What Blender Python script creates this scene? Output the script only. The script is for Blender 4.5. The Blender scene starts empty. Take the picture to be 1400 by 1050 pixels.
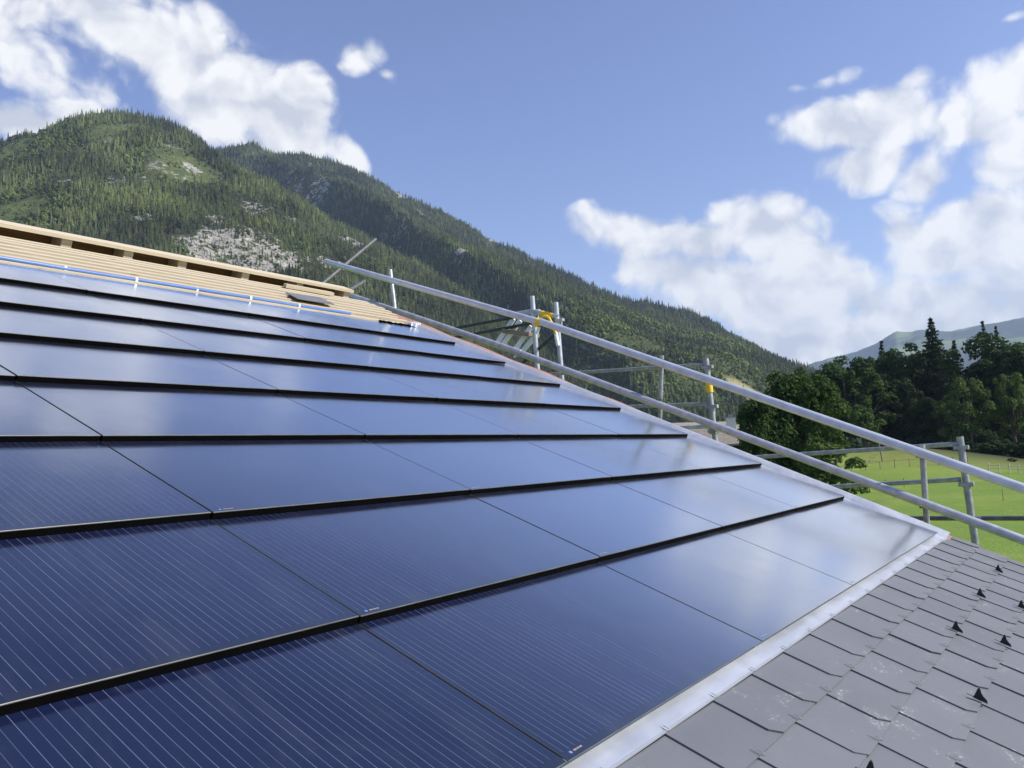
import bpy, bmesh, math, random
import numpy as np
from mathutils import Vector, Matrix

random.seed(11)
rng = np.random.default_rng(11)
rad = math.radians
scene = bpy.context.scene
COL = scene.collection

# ------------------------------------------------------------------ geometry of the place
# roof axes: u along the ridge (world X), v up the slope, n out of the roof.  Pitch 24 degrees.
PITCH = rad(24.0)
CP, SP = math.cos(PITCH), math.sin(PITCH)
Z0 = 6.0                                   # height of the lowest panel edge above the ground
ROOF = Matrix(((1, 0, 0), (0, CP, -SP), (0, SP, CP)))
ROOF4 = ROOF.to_4x4()


def RP(u, v, n=0.0):
    return Vector((u, v * CP - n * SP, Z0 + v * SP + n * CP))


FOC = 1153.8                               # focal length in photo pixels (photo 1400 wide)
CAMR = Matrix(((0.57037867, -0.76983224, 0.28640268),
               (0.04763555, -0.31709433, -0.94719694),
               (0.8199994, 0.55390388, -0.14419247)))
CAMUVN = (-1.62075, -0.66557, 1.01134)
CAM = RP(*CAMUVN)


def ray(px, py):
    """Direction, in the world, in which the photo shows the pixel."""
    d = CAMR.transposed() @ Vector(((px - 700) / FOC, (py - 525) / FOC, 1))
    return (ROOF @ d).normalized()


def at_dist(px, py, dist):
    """World point seen at a pixel, at a horizontal distance from the camera."""
    d = ray(px, py)
    return CAM + d * (dist / math.hypot(d.x, d.y))


def at_u(px, py, u):
    d = CAMR.transposed() @ Vector(((px - 700) / FOC, (py - 525) / FOC, 1))
    s = (u - CAMUVN[0]) / d.x
    return RP(u, CAMUVN[1] + d.y * s, CAMUVN[2] + d.z * s)


SUN_AZ, SUN_EL = rad(158), rad(37)
SUNV = Vector((math.sin(SUN_AZ) * math.cos(SUN_EL), math.cos(SUN_AZ) * math.cos(SUN_EL), math.sin(SUN_EL)))

# ------------------------------------------------------------------ numpy noise


def vnoise(x, y, seed=0):
    xi = np.floor(x).astype(np.int64)
    yi = np.floor(y).astype(np.int64)
    xf, yf = x - xi, y - yi
    def h(a, b):
        n = (a * 374761393 + b * 668265263 + seed * 974711) & 0x7fffffff
        n = ((n ^ (n >> 13)) * 1274126177) & 0x7fffffff
        return ((n ^ (n >> 16)) & 0xffff) / 65535.0
    sx, sy = xf * xf * (3 - 2 * xf), yf * yf * (3 - 2 * yf)
    a = h(xi, yi) * (1 - sx) + h(xi + 1, yi) * sx
    b = h(xi, yi + 1) * (1 - sx) + h(xi + 1, yi + 1) * sx
    return a * (1 - sy) + b * sy


def fbm(x, y, oct=4, seed=0):
    s, a, t = 0, 0.5, 0
    for i in range(oct):
        s = s + a * vnoise(x * 2 ** i + 17.3 * i, y * 2 ** i - 9.1 * i, seed + i)
        t += a
        a *= 0.5
    return s / t


# ------------------------------------------------------------------ materials


class NT:
    def __init__(self, tree):
        self.t = tree
        self.n = tree.nodes
        self.l = tree.links

    def new(self, kind, **kw):
        nd = self.n.new(kind)
        for k, v in kw.items():
            setattr(nd, k, v)
        return nd

    def put(self, sock, v):
        if isinstance(v, bpy.types.NodeSocket):
            self.l.new(v, sock)
        elif v is not None:
            sock.default_value = v

    def math(self, op, a, b=None, c=None, clamp=False):
        nd = self.new('ShaderNodeMath', operation=op)
        nd.use_clamp = clamp
        self.put(nd.inputs[0], a)
        if b is not None:
            self.put(nd.inputs[1], b)
        if c is not None:
            self.put(nd.inputs[2], c)
        return nd.outputs[0]

    def vmath(self, op, a, b=None, scale=None):
        nd = self.new('ShaderNodeVectorMath', operation=op)
        self.put(nd.inputs[0], a)
        if b is not None:
            self.put(nd.inputs[1], b)
        if scale is not None:
            self.put(nd.inputs['Scale'], scale)
        return nd.outputs['Value'] if op in ('DOT_PRODUCT', 'LENGTH') else nd.outputs[0]

    def noise(self, vec, scale, detail=4, rough=0.55, dist=0.0):
        nd = self.new('ShaderNodeTexNoise')
        self.put(nd.inputs['Vector'], vec)
        nd.inputs['Scale'].default_value = scale
        nd.inputs['Detail'].default_value = detail
        nd.inputs['Roughness'].default_value = rough
        nd.inputs['Distortion'].default_value = dist
        return nd.outputs[0]

    def ramp(self, f, stops):
        nd = self.new('ShaderNodeValToRGB')
        cr = nd.color_ramp
        while len(cr.elements) < len(stops):
            cr.elements.new(0.5)
        for e, (p, c) in zip(cr.elements, stops):
            e.position = p
            e.color = (*c, 1) if len(c) == 3 else c
        self.put(nd.inputs[0], f)
        return nd.outputs[0]

    def mix(self, f, a, b, blend='MIX'):
        nd = self.new('ShaderNodeMix', data_type='RGBA', blend_type=blend)
        self.put(nd.inputs[0], f)
        self.put(nd.inputs[6], (*a, 1) if isinstance(a, tuple) and len(a) == 3 else a)
        self.put(nd.inputs[7], (*b, 1) if isinstance(b, tuple) and len(b) == 3 else b)
        return nd.outputs[2]

    def maprange(self, v, a, b, c=0.0, d=1.0, smooth=True):
        nd = self.new('ShaderNodeMapRange')
        if smooth:
            nd.interpolation_type = 'SMOOTHSTEP'
        self.put(nd.inputs[0], v)
        for i, x in enumerate((a, b, c, d)):
            nd.inputs[i + 1].default_value = x
        return nd.outputs[0]


def mat(name, base=(0.5, 0.5, 0.5), rough=0.6, metal=0.0, spec=0.5, ior=1.5):
    m = bpy.data.materials.new(name)
    m.use_nodes = True
    t = NT(m.node_tree)
    p = t.n['Principled BSDF']
    p.inputs['Base Color'].default_value = (*base, 1)
    p.inputs['Roughness'].default_value = rough
    p.inputs['Metallic'].default_value = metal
    p.inputs['Specular IOR Level'].default_value = spec
    p.inputs['IOR'].default_value = ior
    return m, t, p


def coords(t, kind='Object'):
    return t.new('ShaderNodeTexCoord').outputs[kind]


def bump(t, p, height, strength, dist=0.01):
    b = t.new('ShaderNodeBump')
    b.inputs['Strength'].default_value = strength
    b.inputs['Distance'].default_value = dist
    t.put(b.inputs['Height'], height)
    t.l.new(b.outputs[0], p.inputs['Normal'])


M = {}


def simple(name, c1, c2, scale=6.0, rough=0.6, metal=0.0, spec=0.5, bmp=0.0, detail=5, stretch=None):
    m, t, p = mat(name, c1, rough, metal, spec)
    co = coords(t)
    if stretch:
        co = t.vmath('MULTIPLY', co, stretch)
    n = t.noise(co, scale, detail)
    t.l.new(t.ramp(n, [(0.3, c1), (0.7, c2)]), p.inputs['Base Color'])
    if bmp:
        bump(t, p, n, bmp)
    M[name] = m
    return m, t, p


simple('steel', (0.36, 0.38, 0.41), (0.54, 0.56, 0.60), 14, 0.42, 0.55, bmp=0.05)
simple('aluminium', (0.50, 0.52, 0.57), (0.64, 0.66, 0.71), 9, 0.36, 0.5, bmp=0.03)
simple('old_steel', (0.22, 0.23, 0.235), (0.40, 0.41, 0.415), 18, 0.5, 0.5, bmp=0.06)
simple('dull_steel', (0.075, 0.078, 0.08), (0.14, 0.145, 0.15), 18, 0.6, 0.3, bmp=0.06)
simple('dark_steel', (0.035, 0.055, 0.05), (0.07, 0.09, 0.08), 20, 0.5, 0.5)
simple('yellow_paint', (0.75, 0.46, 0.02), (0.85, 0.56, 0.03), 12, 0.45)
simple('black_plastic', (0.006, 0.006, 0.007), (0.012, 0.012, 0.013), 30, 0.45)
simple('profile_black', (0.0012, 0.0012, 0.0015), (0.0022, 0.0022, 0.0026), 12, 0.9, spec=0.03)
simple('glass_rim', (0.035, 0.036, 0.032), (0.11, 0.11, 0.095), 9, 0.4, detail=3)
simple('red_membrane', (0.27, 0.115, 0.09), (0.40, 0.20, 0.165), 7, 0.7, bmp=0.1)
simple('blue_pipe', (0.07, 0.15, 0.40), (0.10, 0.20, 0.48), 4, 0.32)
simple('clip_white', (0.75, 0.78, 0.82), (0.85, 0.87, 0.9), 10, 0.5)
simple('grey_sheet', (0.12, 0.125, 0.14), (0.17, 0.175, 0.19), 5, 0.7)
simple('render_wall', (0.62, 0.60, 0.55), (0.70, 0.68, 0.63), 2, 0.9)
simple('weathered_wood', (0.16, 0.12, 0.085), (0.30, 0.24, 0.18), 3, 0.85, stretch=(1, 1, 6))
simple('pale_wood', (0.50, 0.45, 0.36), (0.66, 0.60, 0.50), 3, 0.8)
simple('chalet_wood', (0.035, 0.022, 0.014), (0.07, 0.042, 0.026), 3, 0.85, stretch=(1, 1, 8))
simple('bark', (0.07, 0.055, 0.04), (0.15, 0.12, 0.09), 4, 0.9, bmp=0.3, stretch=(3, 3, 0.6))
simple('window_glass', (0.02, 0.025, 0.03), (0.04, 0.045, 0.05), 2, 0.1)
simple('mark_blue', (0.10, 0.16, 0.50), (0.18, 0.26, 0.6), 40, 0.5)
simple('mark_white', (0.22, 0.18, 0.18), (0.34, 0.26, 0.24), 40, 0.5)


def mk_wood():
    m, t, p = mat('planed_spruce', rough=0.65)
    co = coords(t)
    info = t.new('ShaderNodeObjectInfo').outputs['Random']
    grain = t.noise(t.vmath('MULTIPLY', co, (0.9, 40, 40)), 3.0, 5, 0.6, 0.3)
    boards = t.noise(t.vmath('MULTIPLY', co, (0.35, 5, 5)), 3.0, 2)
    c = t.ramp(grain, [(0.25, (0.38, 0.31, 0.205)), (0.55, (0.53, 0.455, 0.33)), (0.8, (0.61, 0.55, 0.43))])
    c = t.mix(t.math('MULTIPLY', boards, 0.55), c, (0.46, 0.36, 0.24))
    c = t.mix(t.math('MULTIPLY', info, 0.35), c, (0.63, 0.56, 0.42))
    kn = t.new('ShaderNodeTexVoronoi')
    t.put(kn.inputs['Vector'], t.vmath('MULTIPLY', co, (2.2, 16, 16)))
    kn.inputs['Scale'].default_value = 1.0
    knot = t.maprange(kn.outputs['Distance'], 0.0, 0.16, 1.0, 0.0)
    c = t.mix(t.math('MULTIPLY', knot, 0.75), c, (0.20, 0.10, 0.04))
    t.l.new(c, p.inputs['Base Color'])
    bump(t, p, grain, 0.12, 0.004)
    M['wood'] = m
    m2, t2, p2 = mat('rough_sheathing', rough=0.8)
    n = t2.noise(t2.vmath('MULTIPLY', coords(t2), (0.8, 20, 20)), 3, 4)
    t2.l.new(t2.ramp(n, [(0.3, (0.17, 0.10, 0.05)), (0.7, (0.28, 0.17, 0.09))]), p2.inputs['Base Color'])
    M['sheathing'] = m2


mk_wood()


def mk_panel():
    m, t, p = mat('photovoltaic_glass', rough=0.16, ior=1.62)
    co = coords(t)
    sep = t.new('ShaderNodeSeparateXYZ')
    t.l.new(co, sep.inputs[0])
    x, y = sep.outputs[0], sep.outputs[1]
    rnd = t.new('ShaderNodeObjectInfo').outputs['Random']
    # silver busbars: 25.4 mm apart, along the slope, stopping short of the glass edge
    fx = t.math('PINGPONG', t.math('SUBTRACT', x, 0.018), 0.0127)
    line = t.math('LESS_THAN', fx, 0.00062)
    inside = t.math('MULTIPLY', t.math('GREATER_THAN', y, 0.026),
                    t.math('MULTIPLY', t.math('GREATER_THAN', x, 0.012), t.math('LESS_THAN', x, 1.285)))
    line = t.math('MULTIPLY', line, inside)
    # breaks and brightness along each ribbon
    wv = t.noise(t.vmath('MULTIPLY', co, (40.0, 2.2, 1.0)), 1.0, 2)
    line = t.math('MULTIPLY', line, t.maprange(wv, 0.30, 0.62, 0.35, 1.0))
    # cell grid: rows of cells 158 mm apart, hardly darker gaps
    gy = t.math('LESS_THAN', t.math('PINGPONG', t.math('SUBTRACT', y, 0.026), 0.079), 0.0010)
    n = t.noise(co, 3.0, 4)
    cell = t.mix(n, (0.0062, 0.0090, 0.033), (0.0092, 0.0130, 0.043))
    cell = t.mix(t.math('MULTIPLY', rnd, 0.5), cell, (0.0070, 0.0130, 0.041))
    edge = t.math('SUBTRACT', 1.0, inside)
    cell = t.mix(t.math('MULTIPLY', edge, 0.7), cell, (0.012, 0.016, 0.030))
    cell = t.mix(t.math('MULTIPLY', gy, 0.35), cell, (0.004, 0.005, 0.012))
    smg = t.noise(t.vmath('MULTIPLY', co, (1.0, 0.35, 1.0)), 7.0, 6, 0.68, 0.8)
    cell = t.mix(t.math('MULTIPLY', t.maprange(smg, 0.48, 0.78), 0.035), cell, (0.42, 0.42, 0.42))
    c = t.mix(line, cell, (0.135, 0.15, 0.215))
    t.l.new(c, p.inputs['Base Color'])
    # solar glass is finely textured; dust makes some of it duller
    dust = t.noise(co, 2.0, 6, 0.6)
    t.l.new(t.maprange(dust, 0.3, 0.75, 0.13, 0.20), p.inputs['Roughness'])
    p.inputs['Specular IOR Level'].default_value = 0.25
    wob = t.noise(co, 2.4, 2)
    fine = t.noise(co, 420.0, 1)
    bump(t, p, t.math('ADD', t.math('MULTIPLY', wob, 1.0), t.math('MULTIPLY', fine, 0.02)), 0.05, 0.012)
    # anti-reflection coating over textured glass: dark from above, a mirror of the sky at grazing angles
    lw = t.new('ShaderNodeLayerWeight')
    lw.inputs['Blend'].default_value = 0.5
    cv = t.ramp(lw.outputs['Facing'], [(0.30, (0.010,) * 3), (0.50, (0.045,) * 3), (0.64, (0.23,) * 3), (0.79, (0.78,) * 3), (0.92, (0.95,) * 3)])
    gl = t.new('ShaderNodeBsdfGlossy')
    t.put(gl.inputs['Color'], (0.97, 0.98, 1.0, 1))
    t.l.new(t.maprange(dust, 0.3, 0.75, 0.14, 0.21), gl.inputs['Roughness'])
    t.l.new(t.n['Bump'].outputs[0], gl.inputs['Normal'])
    mx = t.new('ShaderNodeMixShader')
    t.l.new(cv, mx.inputs[0])
    t.l.new(p.outputs[0], mx.inputs[1])
    t.l.new(gl.outputs[0], mx.inputs[2])
    t.l.new(mx.outputs[0], t.n['Material Output'].inputs[0])
    M['pv'] = m


mk_panel()


def mk_slate():
    m, t, p = mat('fibre_cement_slate', rough=0.62)
    co = coords(t)
    at = t.new('ShaderNodeAttribute', attribute_name='tone')
    tone = at.outputs['Fac']
    n1 = t.noise(co, 2.2, 5)
    n2 = t.noise(t.vmath('MULTIPLY', co, (1.0, 3.0, 1.0)), 24, 4)
    c = t.ramp(n1, [(0.3, (0.110, 0.116, 0.130)), (0.7, (0.134, 0.141, 0.156))])
    c = t.mix(t.math('MULTIPLY', tone, 0.40), c, (0.162, 0.169, 0.184))
    c = t.mix(t.math('MULTIPLY', n2, 0.22), c, (0.12, 0.125, 0.14))
    # scuffs and white lime specks
    blot = t.noise(co, 5.5, 6, 0.7, 0.8)
    mask = t.maprange(blot, 0.57, 0.70)
    speck = t.noise(t.vmath('MULTIPLY', co, (1, 1, 1)), 95, 3, 0.7, 0.6)
    sp = t.math('MULTIPLY', t.maprange(speck, 0.56, 0.63), mask)
    scr = t.noise(t.vmath('MULTIPLY', co, (9, 55, 1)), 1.3, 3, 0.6, 0.5)
    scr = t.math('MULTIPLY', t.maprange(scr, 0.66, 0.74), t.maprange(blot, 0.42, 0.62))
    c = t.mix(t.math('MULTIPLY', sp, 0.85), c, (0.62, 0.62, 0.62))
    c = t.mix(t.math('MULTIPLY', scr, 0.35), c, (0.42, 0.42, 0.42))
    c = t.mix(t.math('MULTIPLY', mask, 0.07), c, (0.40, 0.40, 0.41))
    t.l.new(c, p.inputs['Base Color'])
    t.l.new(t.maprange(blot, 0.3, 0.7, 0.5, 0.72), p.inputs['Roughness'])
    bump(t, p, t.noise(co, 60, 4), 0.12, 0.002)
    M['slate'] = m


mk_slate()


def mk_flashing():
    m, t, p = mat('folded_aluminium_sheet', (0.70, 0.72, 0.76), 0.40, 0.6)
    co = coords(t)
    n = t.noise(t.vmath('MULTIPLY', co, (1.2, 6, 6)), 4, 4)
    t.l.new(t.ramp(n, [(0.3, (0.46, 0.48, 0.52)), (0.7, (0.55, 0.57, 0.62))]), p.inputs['Base Color'])
    t.l.new(t.maprange(t.noise(co, 6, 4), 0.3, 0.7, 0.36, 0.50), p.inputs['Roughness'])
    bump(t, p, t.noise(t.vmath('MULTIPLY', co, (1, 2, 2)), 2.0, 2), 0.10, 0.008)
    M['flashing'] = m


mk_flashing()


def mk_leaf(name, c1, c2, c3, trans=0.25, inst=False):
    m, t, p = mat(name, c1, 0.75, 0, 0.12)
    co = coords(t)
    n = t.noise(co, 0.45 if not inst else 0.25, 3)
    geo = t.new('ShaderNodeNewGeometry')
    r = geo.outputs['Random Per Island']
    c = t.ramp(n, [(0.3, c1), (0.55, c2), (0.78, c3)])
    c = t.mix(t.math('MULTIPLY', r, 0.5), c, c3)
    if inst:
        a = t.new('ShaderNodeAttribute', attribute_name='tint', attribute_type='INSTANCER')
        k = a.outputs['Fac']
        c = t.mix(t.maprange(k, 0.0, 1.0, 0.0, 0.75, False), c, (0.15, 0.18, 0.045))
        a2 = t.new('ShaderNodeAttribute', attribute_name='shade', attribute_type='INSTANCER')
        hs = t.new('ShaderNodeHueSaturation')
        t.put(hs.inputs['Value'], a2.outputs['Fac'])
        t.put(hs.inputs['Color'], c)
        c = hs.outputs[0]
    t.l.new(c, p.inputs['Base Color'])
    if trans:
        out = t.n['Material Output']
        tr = t.new('ShaderNodeBsdfTranslucent')
        t.l.new(t.mix(0.4, c, (0.11, 0.20, 0.03)), tr.inputs[0])
        mx = t.new('ShaderNodeMixShader')
        mx.inputs[0].default_value = trans
        t.l.new(p.outputs[0], mx.inputs[1])
        t.l.new(tr.outputs[0], mx.inputs[2])
        t.l.new(mx.outputs[0], out.inputs[0])
    M[name] = m


mk_leaf('leaf_green', (0.018, 0.044, 0.012), (0.036, 0.070, 0.018), (0.080, 0.125, 0.028))
mk_leaf('leaf_light', (0.040, 0.085, 0.020), (0.080, 0.130, 0.030), (0.14, 0.19, 0.05), 0.3)
mk_leaf('leaf_dark', (0.013, 0.030, 0.010), (0.024, 0.050, 0.016), (0.054, 0.092, 0.026), 0.2)
mk_leaf('needle', (0.012, 0.024, 0.012), (0.022, 0.038, 0.017), (0.044, 0.062, 0.026), 0.08)
mk_leaf('forest_needle', (0.050, 0.064, 0.034), (0.080, 0.096, 0.048), (0.118, 0.132, 0.066), 0, True)
mk_leaf('forest_leaf', (0.055, 0.085, 0.020), (0.090, 0.125, 0.030), (0.13, 0.165, 0.04), 0, True)


def mk_ground():
    m, t, p = mat('meadow_grass', rough=0.85, spec=0.2)
    co = coords(t)
    n1 = t.noise(co, 0.035, 5)
    n2 = t.noise(co, 0.6, 5, 0.65)
    n3 = t.noise(co, 3.5, 3, 0.7)
    c = t.ramp(n1, [(0.32, (0.125, 0.195, 0.026)), (0.5, (0.172, 0.245, 0.034)), (0.68, (0.240, 0.290, 0.060))])
    big = t.noise(t.vmath('MULTIPLY', co, (1.0, 2.6, 1.0)), 0.075, 5, 0.6, 0.6)
    c = t.mix(t.maprange(big, 0.42, 0.66, 0.0, 0.55), c, (0.120, 0.215, 0.024))
    clump = t.noise(co, 0.28, 4, 0.7, 0.4)
    c = t.mix(t.maprange(clump, 0.56, 0.72, 0.0, 0.5), c, (0.28, 0.32, 0.10))
    c = t.mix(t.maprange(n2, 0.35, 0.7, 0.0, 0.55), c, (0.105, 0.190, 0.020))
    c = t.mix(t.maprange(n3, 0.45, 0.75, 0.0, 0.45), c, (0.20, 0.28, 0.06))
    dry = t.new('ShaderNodeAttribute', attribute_name='dry').outputs['Fac']
    c = t.mix(t.math('MULTIPLY', dry, t.maprange(n2, 0.3, 0.7, 0.25, 0.9)), c, (0.36, 0.34, 0.09))
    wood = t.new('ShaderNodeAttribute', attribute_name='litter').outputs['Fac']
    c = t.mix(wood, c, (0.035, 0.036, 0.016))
    t.l.new(c, p.inputs['Base Color'])
    bump(t, p, t.math('ADD', n2, n3), 0.6, 0.15)
    M['meadow'] = m
    m, t, p = mat('mountainside', rough=0.9, spec=0.2)
    co = coords(t)
    geo = t.new('ShaderNodeNewGeometry')
    n1 = t.noise(co, 0.02, 6, 0.6)
    n2 = t.noise(co, 0.06, 6, 0.68, 0.8)
    c = t.ramp(n1, [(0.35, (0.026, 0.036, 0.016)), (0.6, (0.050, 0.062, 0.024))])
    grass = t.new('ShaderNodeAttribute', attribute_name='grass').outputs['Fac']
    c = t.mix(t.math('MULTIPLY', grass, t.maprange(n2, 0.3, 0.62, 0.5, 1.0)), c, t.ramp(n2, [(0.3, (0.08, 0.12, 0.028)), (0.7, (0.17, 0.19, 0.06))]))
    hay = t.new('ShaderNodeAttribute', attribute_name='hay').outputs['Fac']
    c = t.mix(hay, c, (0.36, 0.33, 0.16))
    rock = t.new('ShaderNodeAttribute', attribute_name='rock').outputs['Fac']
    st = t.noise(t.vmath('MULTIPLY', co, (1, 1, 0.35)), 0.16, 6, 0.7, 0.4)
    rc = t.ramp(st, [(0.33, (0.10, 0.095, 0.085)), (0.48, (0.32, 0.30, 0.265)), (0.68, (0.52, 0.50, 0.45))])
    rm = t.maprange(t.math('ADD', rock, t.math('MULTIPLY', t.math('SUBTRACT', n2, 0.5), 1.6)), 0.46, 0.58)
    c = t.mix(rm, c, rc)
    t.l.new(c, p.inputs['Base Color'])
    bump(t, p, st, 1.0, 6.0)
    M['mountain'] = m
    m, t, p = mat('far_mountain', rough=0.9, spec=0.2)
    co = coords(t)
    n = t.noise(co, 0.0016, 7, 0.62, 0.5)
    c = t.ramp(n, [(0.42, (0.030, 0.046, 0.032)), (0.55, (0.044, 0.064, 0.036)), (0.60, (0.15, 0.20, 0.07)), (0.72, (0.19, 0.23, 0.09))])
    t.l.new(c, p.inputs['Base Color'])
    M['far'] = m
    m, t, p = mat('weathered_roof_tiles', rough=0.8)
    co = coords(t)
    w = t.new('ShaderNodeTexWave', bands_direction='Z')
    w.inputs['Scale'].default_value = 3.0
    t.l.new(co, w.inputs[0])
    n = t.noise(co, 3.0, 5)
    c = t.ramp(n, [(0.3, (0.20, 0.17, 0.14)), (0.7, (0.33, 0.29, 0.24))])
    c = t.mix(t.math('MULTIPLY', w.outputs[1], 0.35), c, (0.12, 0.10, 0.085))
    t.l.new(c, p.inputs['Base Color'])
    M['roof_tiles'] = m


mk_ground()

# ------------------------------------------------------------------ object helpers


def tag(o, label=None, cat=None, group=None, kind=None):
    if label:
        o['label'] = label
    if cat:
        o['category'] = cat
    if group:
        o['group'] = group
    if kind:
        o['kind'] = kind
    return o


def empty(name, loc=(0, 0, 0), rot=None):
    o = bpy.data.objects.new(name, None)
    o.empty_display_size = 0.2
    COL.objects.link(o)
    o.location = loc
    if rot is not None:
        o.rotation_euler = rot.to_euler()
    return o


def children(o):
    return [c for c in bpy.data.objects if c.parent == o]


class MB:
    """Collects shapes and links them as one mesh object."""

    def __init__(self):
        self.v, self.f, self.m, self.s = [], [], [], []

    def add(self, verts, faces, mi=0, smooth=False):
        b = len(self.v)
        self.v += [tuple(x) for x in verts]
        for f in faces:
            self.f.append([i + b for i in f])
            self.m.append(mi)
            self.s.append(smooth)
        return self

    def box(self, lo, hi, mi=0, M4=None, bev=0.0):
        x0, y0, z0 = lo
        x1, y1, z1 = hi
        if bev > 0:
            b = bev
            vs, fs = [], []
            for z, i in ((z0, b), (z0 + b, 0), (z1 - b, 0), (z1, b)):
                vs += [(x0 + i + (b if i == 0 else 0) * 0, y0 + i, z), (x1 - i, y0 + i, z), (x1 - i, y1 - i, z), (x0 + i, y1 - i, z)]
            fs = [(3, 2, 1, 0), (12, 13, 14, 15)]
            for k in range(3):
                for j in range(4):
                    a, c = k * 4 + j, k * 4 + (j + 1) % 4
                    fs.append((a, c, c + 4, a + 4))
        else:
            vs = [(x0, y0, z0), (x1, y0, z0), (x1, y1, z0), (x0, y1, z0), (x0, y0, z1), (x1, y0, z1), (x1, y1, z1), (x0, y1, z1)]
            fs = [(3, 2, 1, 0), (4, 5, 6, 7), (0, 1, 5, 4), (1, 2, 6, 5), (2, 3, 7, 6), (3, 0, 4, 7)]
        if M4 is not None:
            vs = [M4 @ Vector(v) for v in vs]
        return self.add(vs, fs, mi)

    def beam(self, p, q, w, h, up=Vector((0, 0, 1)), mi=0, bev=0.0):
        p, q = Vector(p), Vector(q)
        d = q - p
        L = d.length
        x = d.normalized()
        y = up.cross(x).normalized()
        z = x.cross(y)
        M4 = Matrix(((x.x, y.x, z.x, p.x), (x.y, y.y, z.y, p.y), (x.z, y.z, z.z, p.z), (0, 0, 0, 1)))
        return self.box((0, -w / 2, -h / 2), (L, w / 2, h / 2), mi, M4, bev)

    def tube(self, pts, r, seg=12, mi=0, wall=0.15, cap=True):
        pts = [Vector(p) for p in pts]
        if not hasattr(r, '__len__'):
            r = [r] * len(pts)
        rings = []
        ref = None
        for i, p in enumerate(pts):
            d = (pts[min(i + 1, len(pts) - 1)] - pts[max(i - 1, 0)]).normalized()
            if ref is None:
                ref = d.orthogonal().normalized()
            ref = (ref - d * ref.dot(d)).normalized()
            y = d.cross(ref)
            rings.append([p + (ref * math.cos(2 * math.pi * k / seg) + y * math.sin(2 * math.pi * k / seg)) * r[i] for k in range(seg)])
        vs = [v for rg in rings for v in rg]
        fs = []
        for i in range(len(pts) - 1):
            for k in range(seg):
                a, b = i * seg + k, i * seg + (k + 1) % seg
                fs.append((a, b, b + seg, a + seg))
        self.add(vs, fs, mi, True)
        if cap:
            for i, flip in ((0, True), (len(pts) - 1, False)):
                # open end with a visible wall thickness, closed a little way in
                c = pts[i]
                d = (pts[1] - pts[0]).normalized() if i == 0 else (pts[-2] - pts[-1]).normalized()
                outer = rings[i]
                inner = [c + (v - c) * (1 - wall) for v in outer]
                deep = [v + d * r[i] * 1.2 for v in inner]
                b = 0
                vv = list(outer) + inner + deep
                ff = []
                for k in range(seg):
                    k2 = (k + 1) % seg
                    q1 = (k, k2, seg + k2, seg + k)
                    q2 = (seg + k, seg + k2, 2 * seg + k2, 2 * seg + k)
                    ff += [q1[::-1] if not flip else q1, q2[::-1] if not flip else q2]
                ff.append(tuple(range(2 * seg, 3 * seg)))
                self.add(vv, ff, mi, False)
        return self

    def build(self, name, mats, parent=None, loc=None, world=True):
        me = bpy.data.meshes.new(name)
        org = Vector(loc) if loc is not None else (parent.location.copy() if (parent is not None and world) else Vector((0, 0, 0)))
        off = org
        if parent is not None and parent.parent is not None and world:
            off = org + parent.parent.location
        me.from_pydata([tuple(Vector(v) - off) for v in self.v], [], self.f)
        if not isinstance(mats, (list, tuple)):
            mats = [mats]
        for m_ in mats:
            me.materials.append(m_)
        me.polygons.foreach_set('material_index', self.m)
        me.polygons.foreach_set('use_smooth', self.s)
        me.update()
        o = bpy.data.objects.new(name, me)
        COL.objects.link(o)
        if parent is not None:
            o.parent = parent
        else:
            o.location = org
        return o


def mesh_np(name, verts, faces, mats, smooth=True, mi=None):
    me = bpy.data.meshes.new(name)
    nv, nf, k = len(verts), len(faces), faces.shape[1]
    me.vertices.add(nv)
    me.vertices.foreach_set('co', np.asarray(verts, np.float32).ravel())
    me.loops.add(nf * k)
    me.loops.foreach_set('vertex_index', faces.astype(np.int32).ravel())
    me.polygons.add(nf)
    me.polygons.foreach_set('loop_start', np.arange(0, nf * k, k, dtype=np.int32))
    me.polygons.foreach_set('use_smooth', np.full(nf, smooth))
    for m_ in mats:
        me.materials.append(m_)
    if mi is not None:
        me.polygons.foreach_set('material_index', np.asarray(mi, np.int32))
    me.update()
    me.validate()
    return me


def attr(me, name, vals):
    a = me.attributes.new(name, 'FLOAT', 'POINT')
    a.data.foreach_set('value', np.asarray(vals, np.float32))


def link(name, me, parent=None, loc=None):
    o = bpy.data.objects.new(name, me)
    COL.objects.link(o)
    if parent is not None:
        o.parent = parent
    if loc is not None:
        o.location = loc
    return o

# ------------------------------------------------------------------ solar panels


ROW_H, COL_W, PANEL_W, PANEL_L = 0.6775, 1.30, 1.2925, 0.745
TILT = math.atan2(0.0250, ROW_H)


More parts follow.
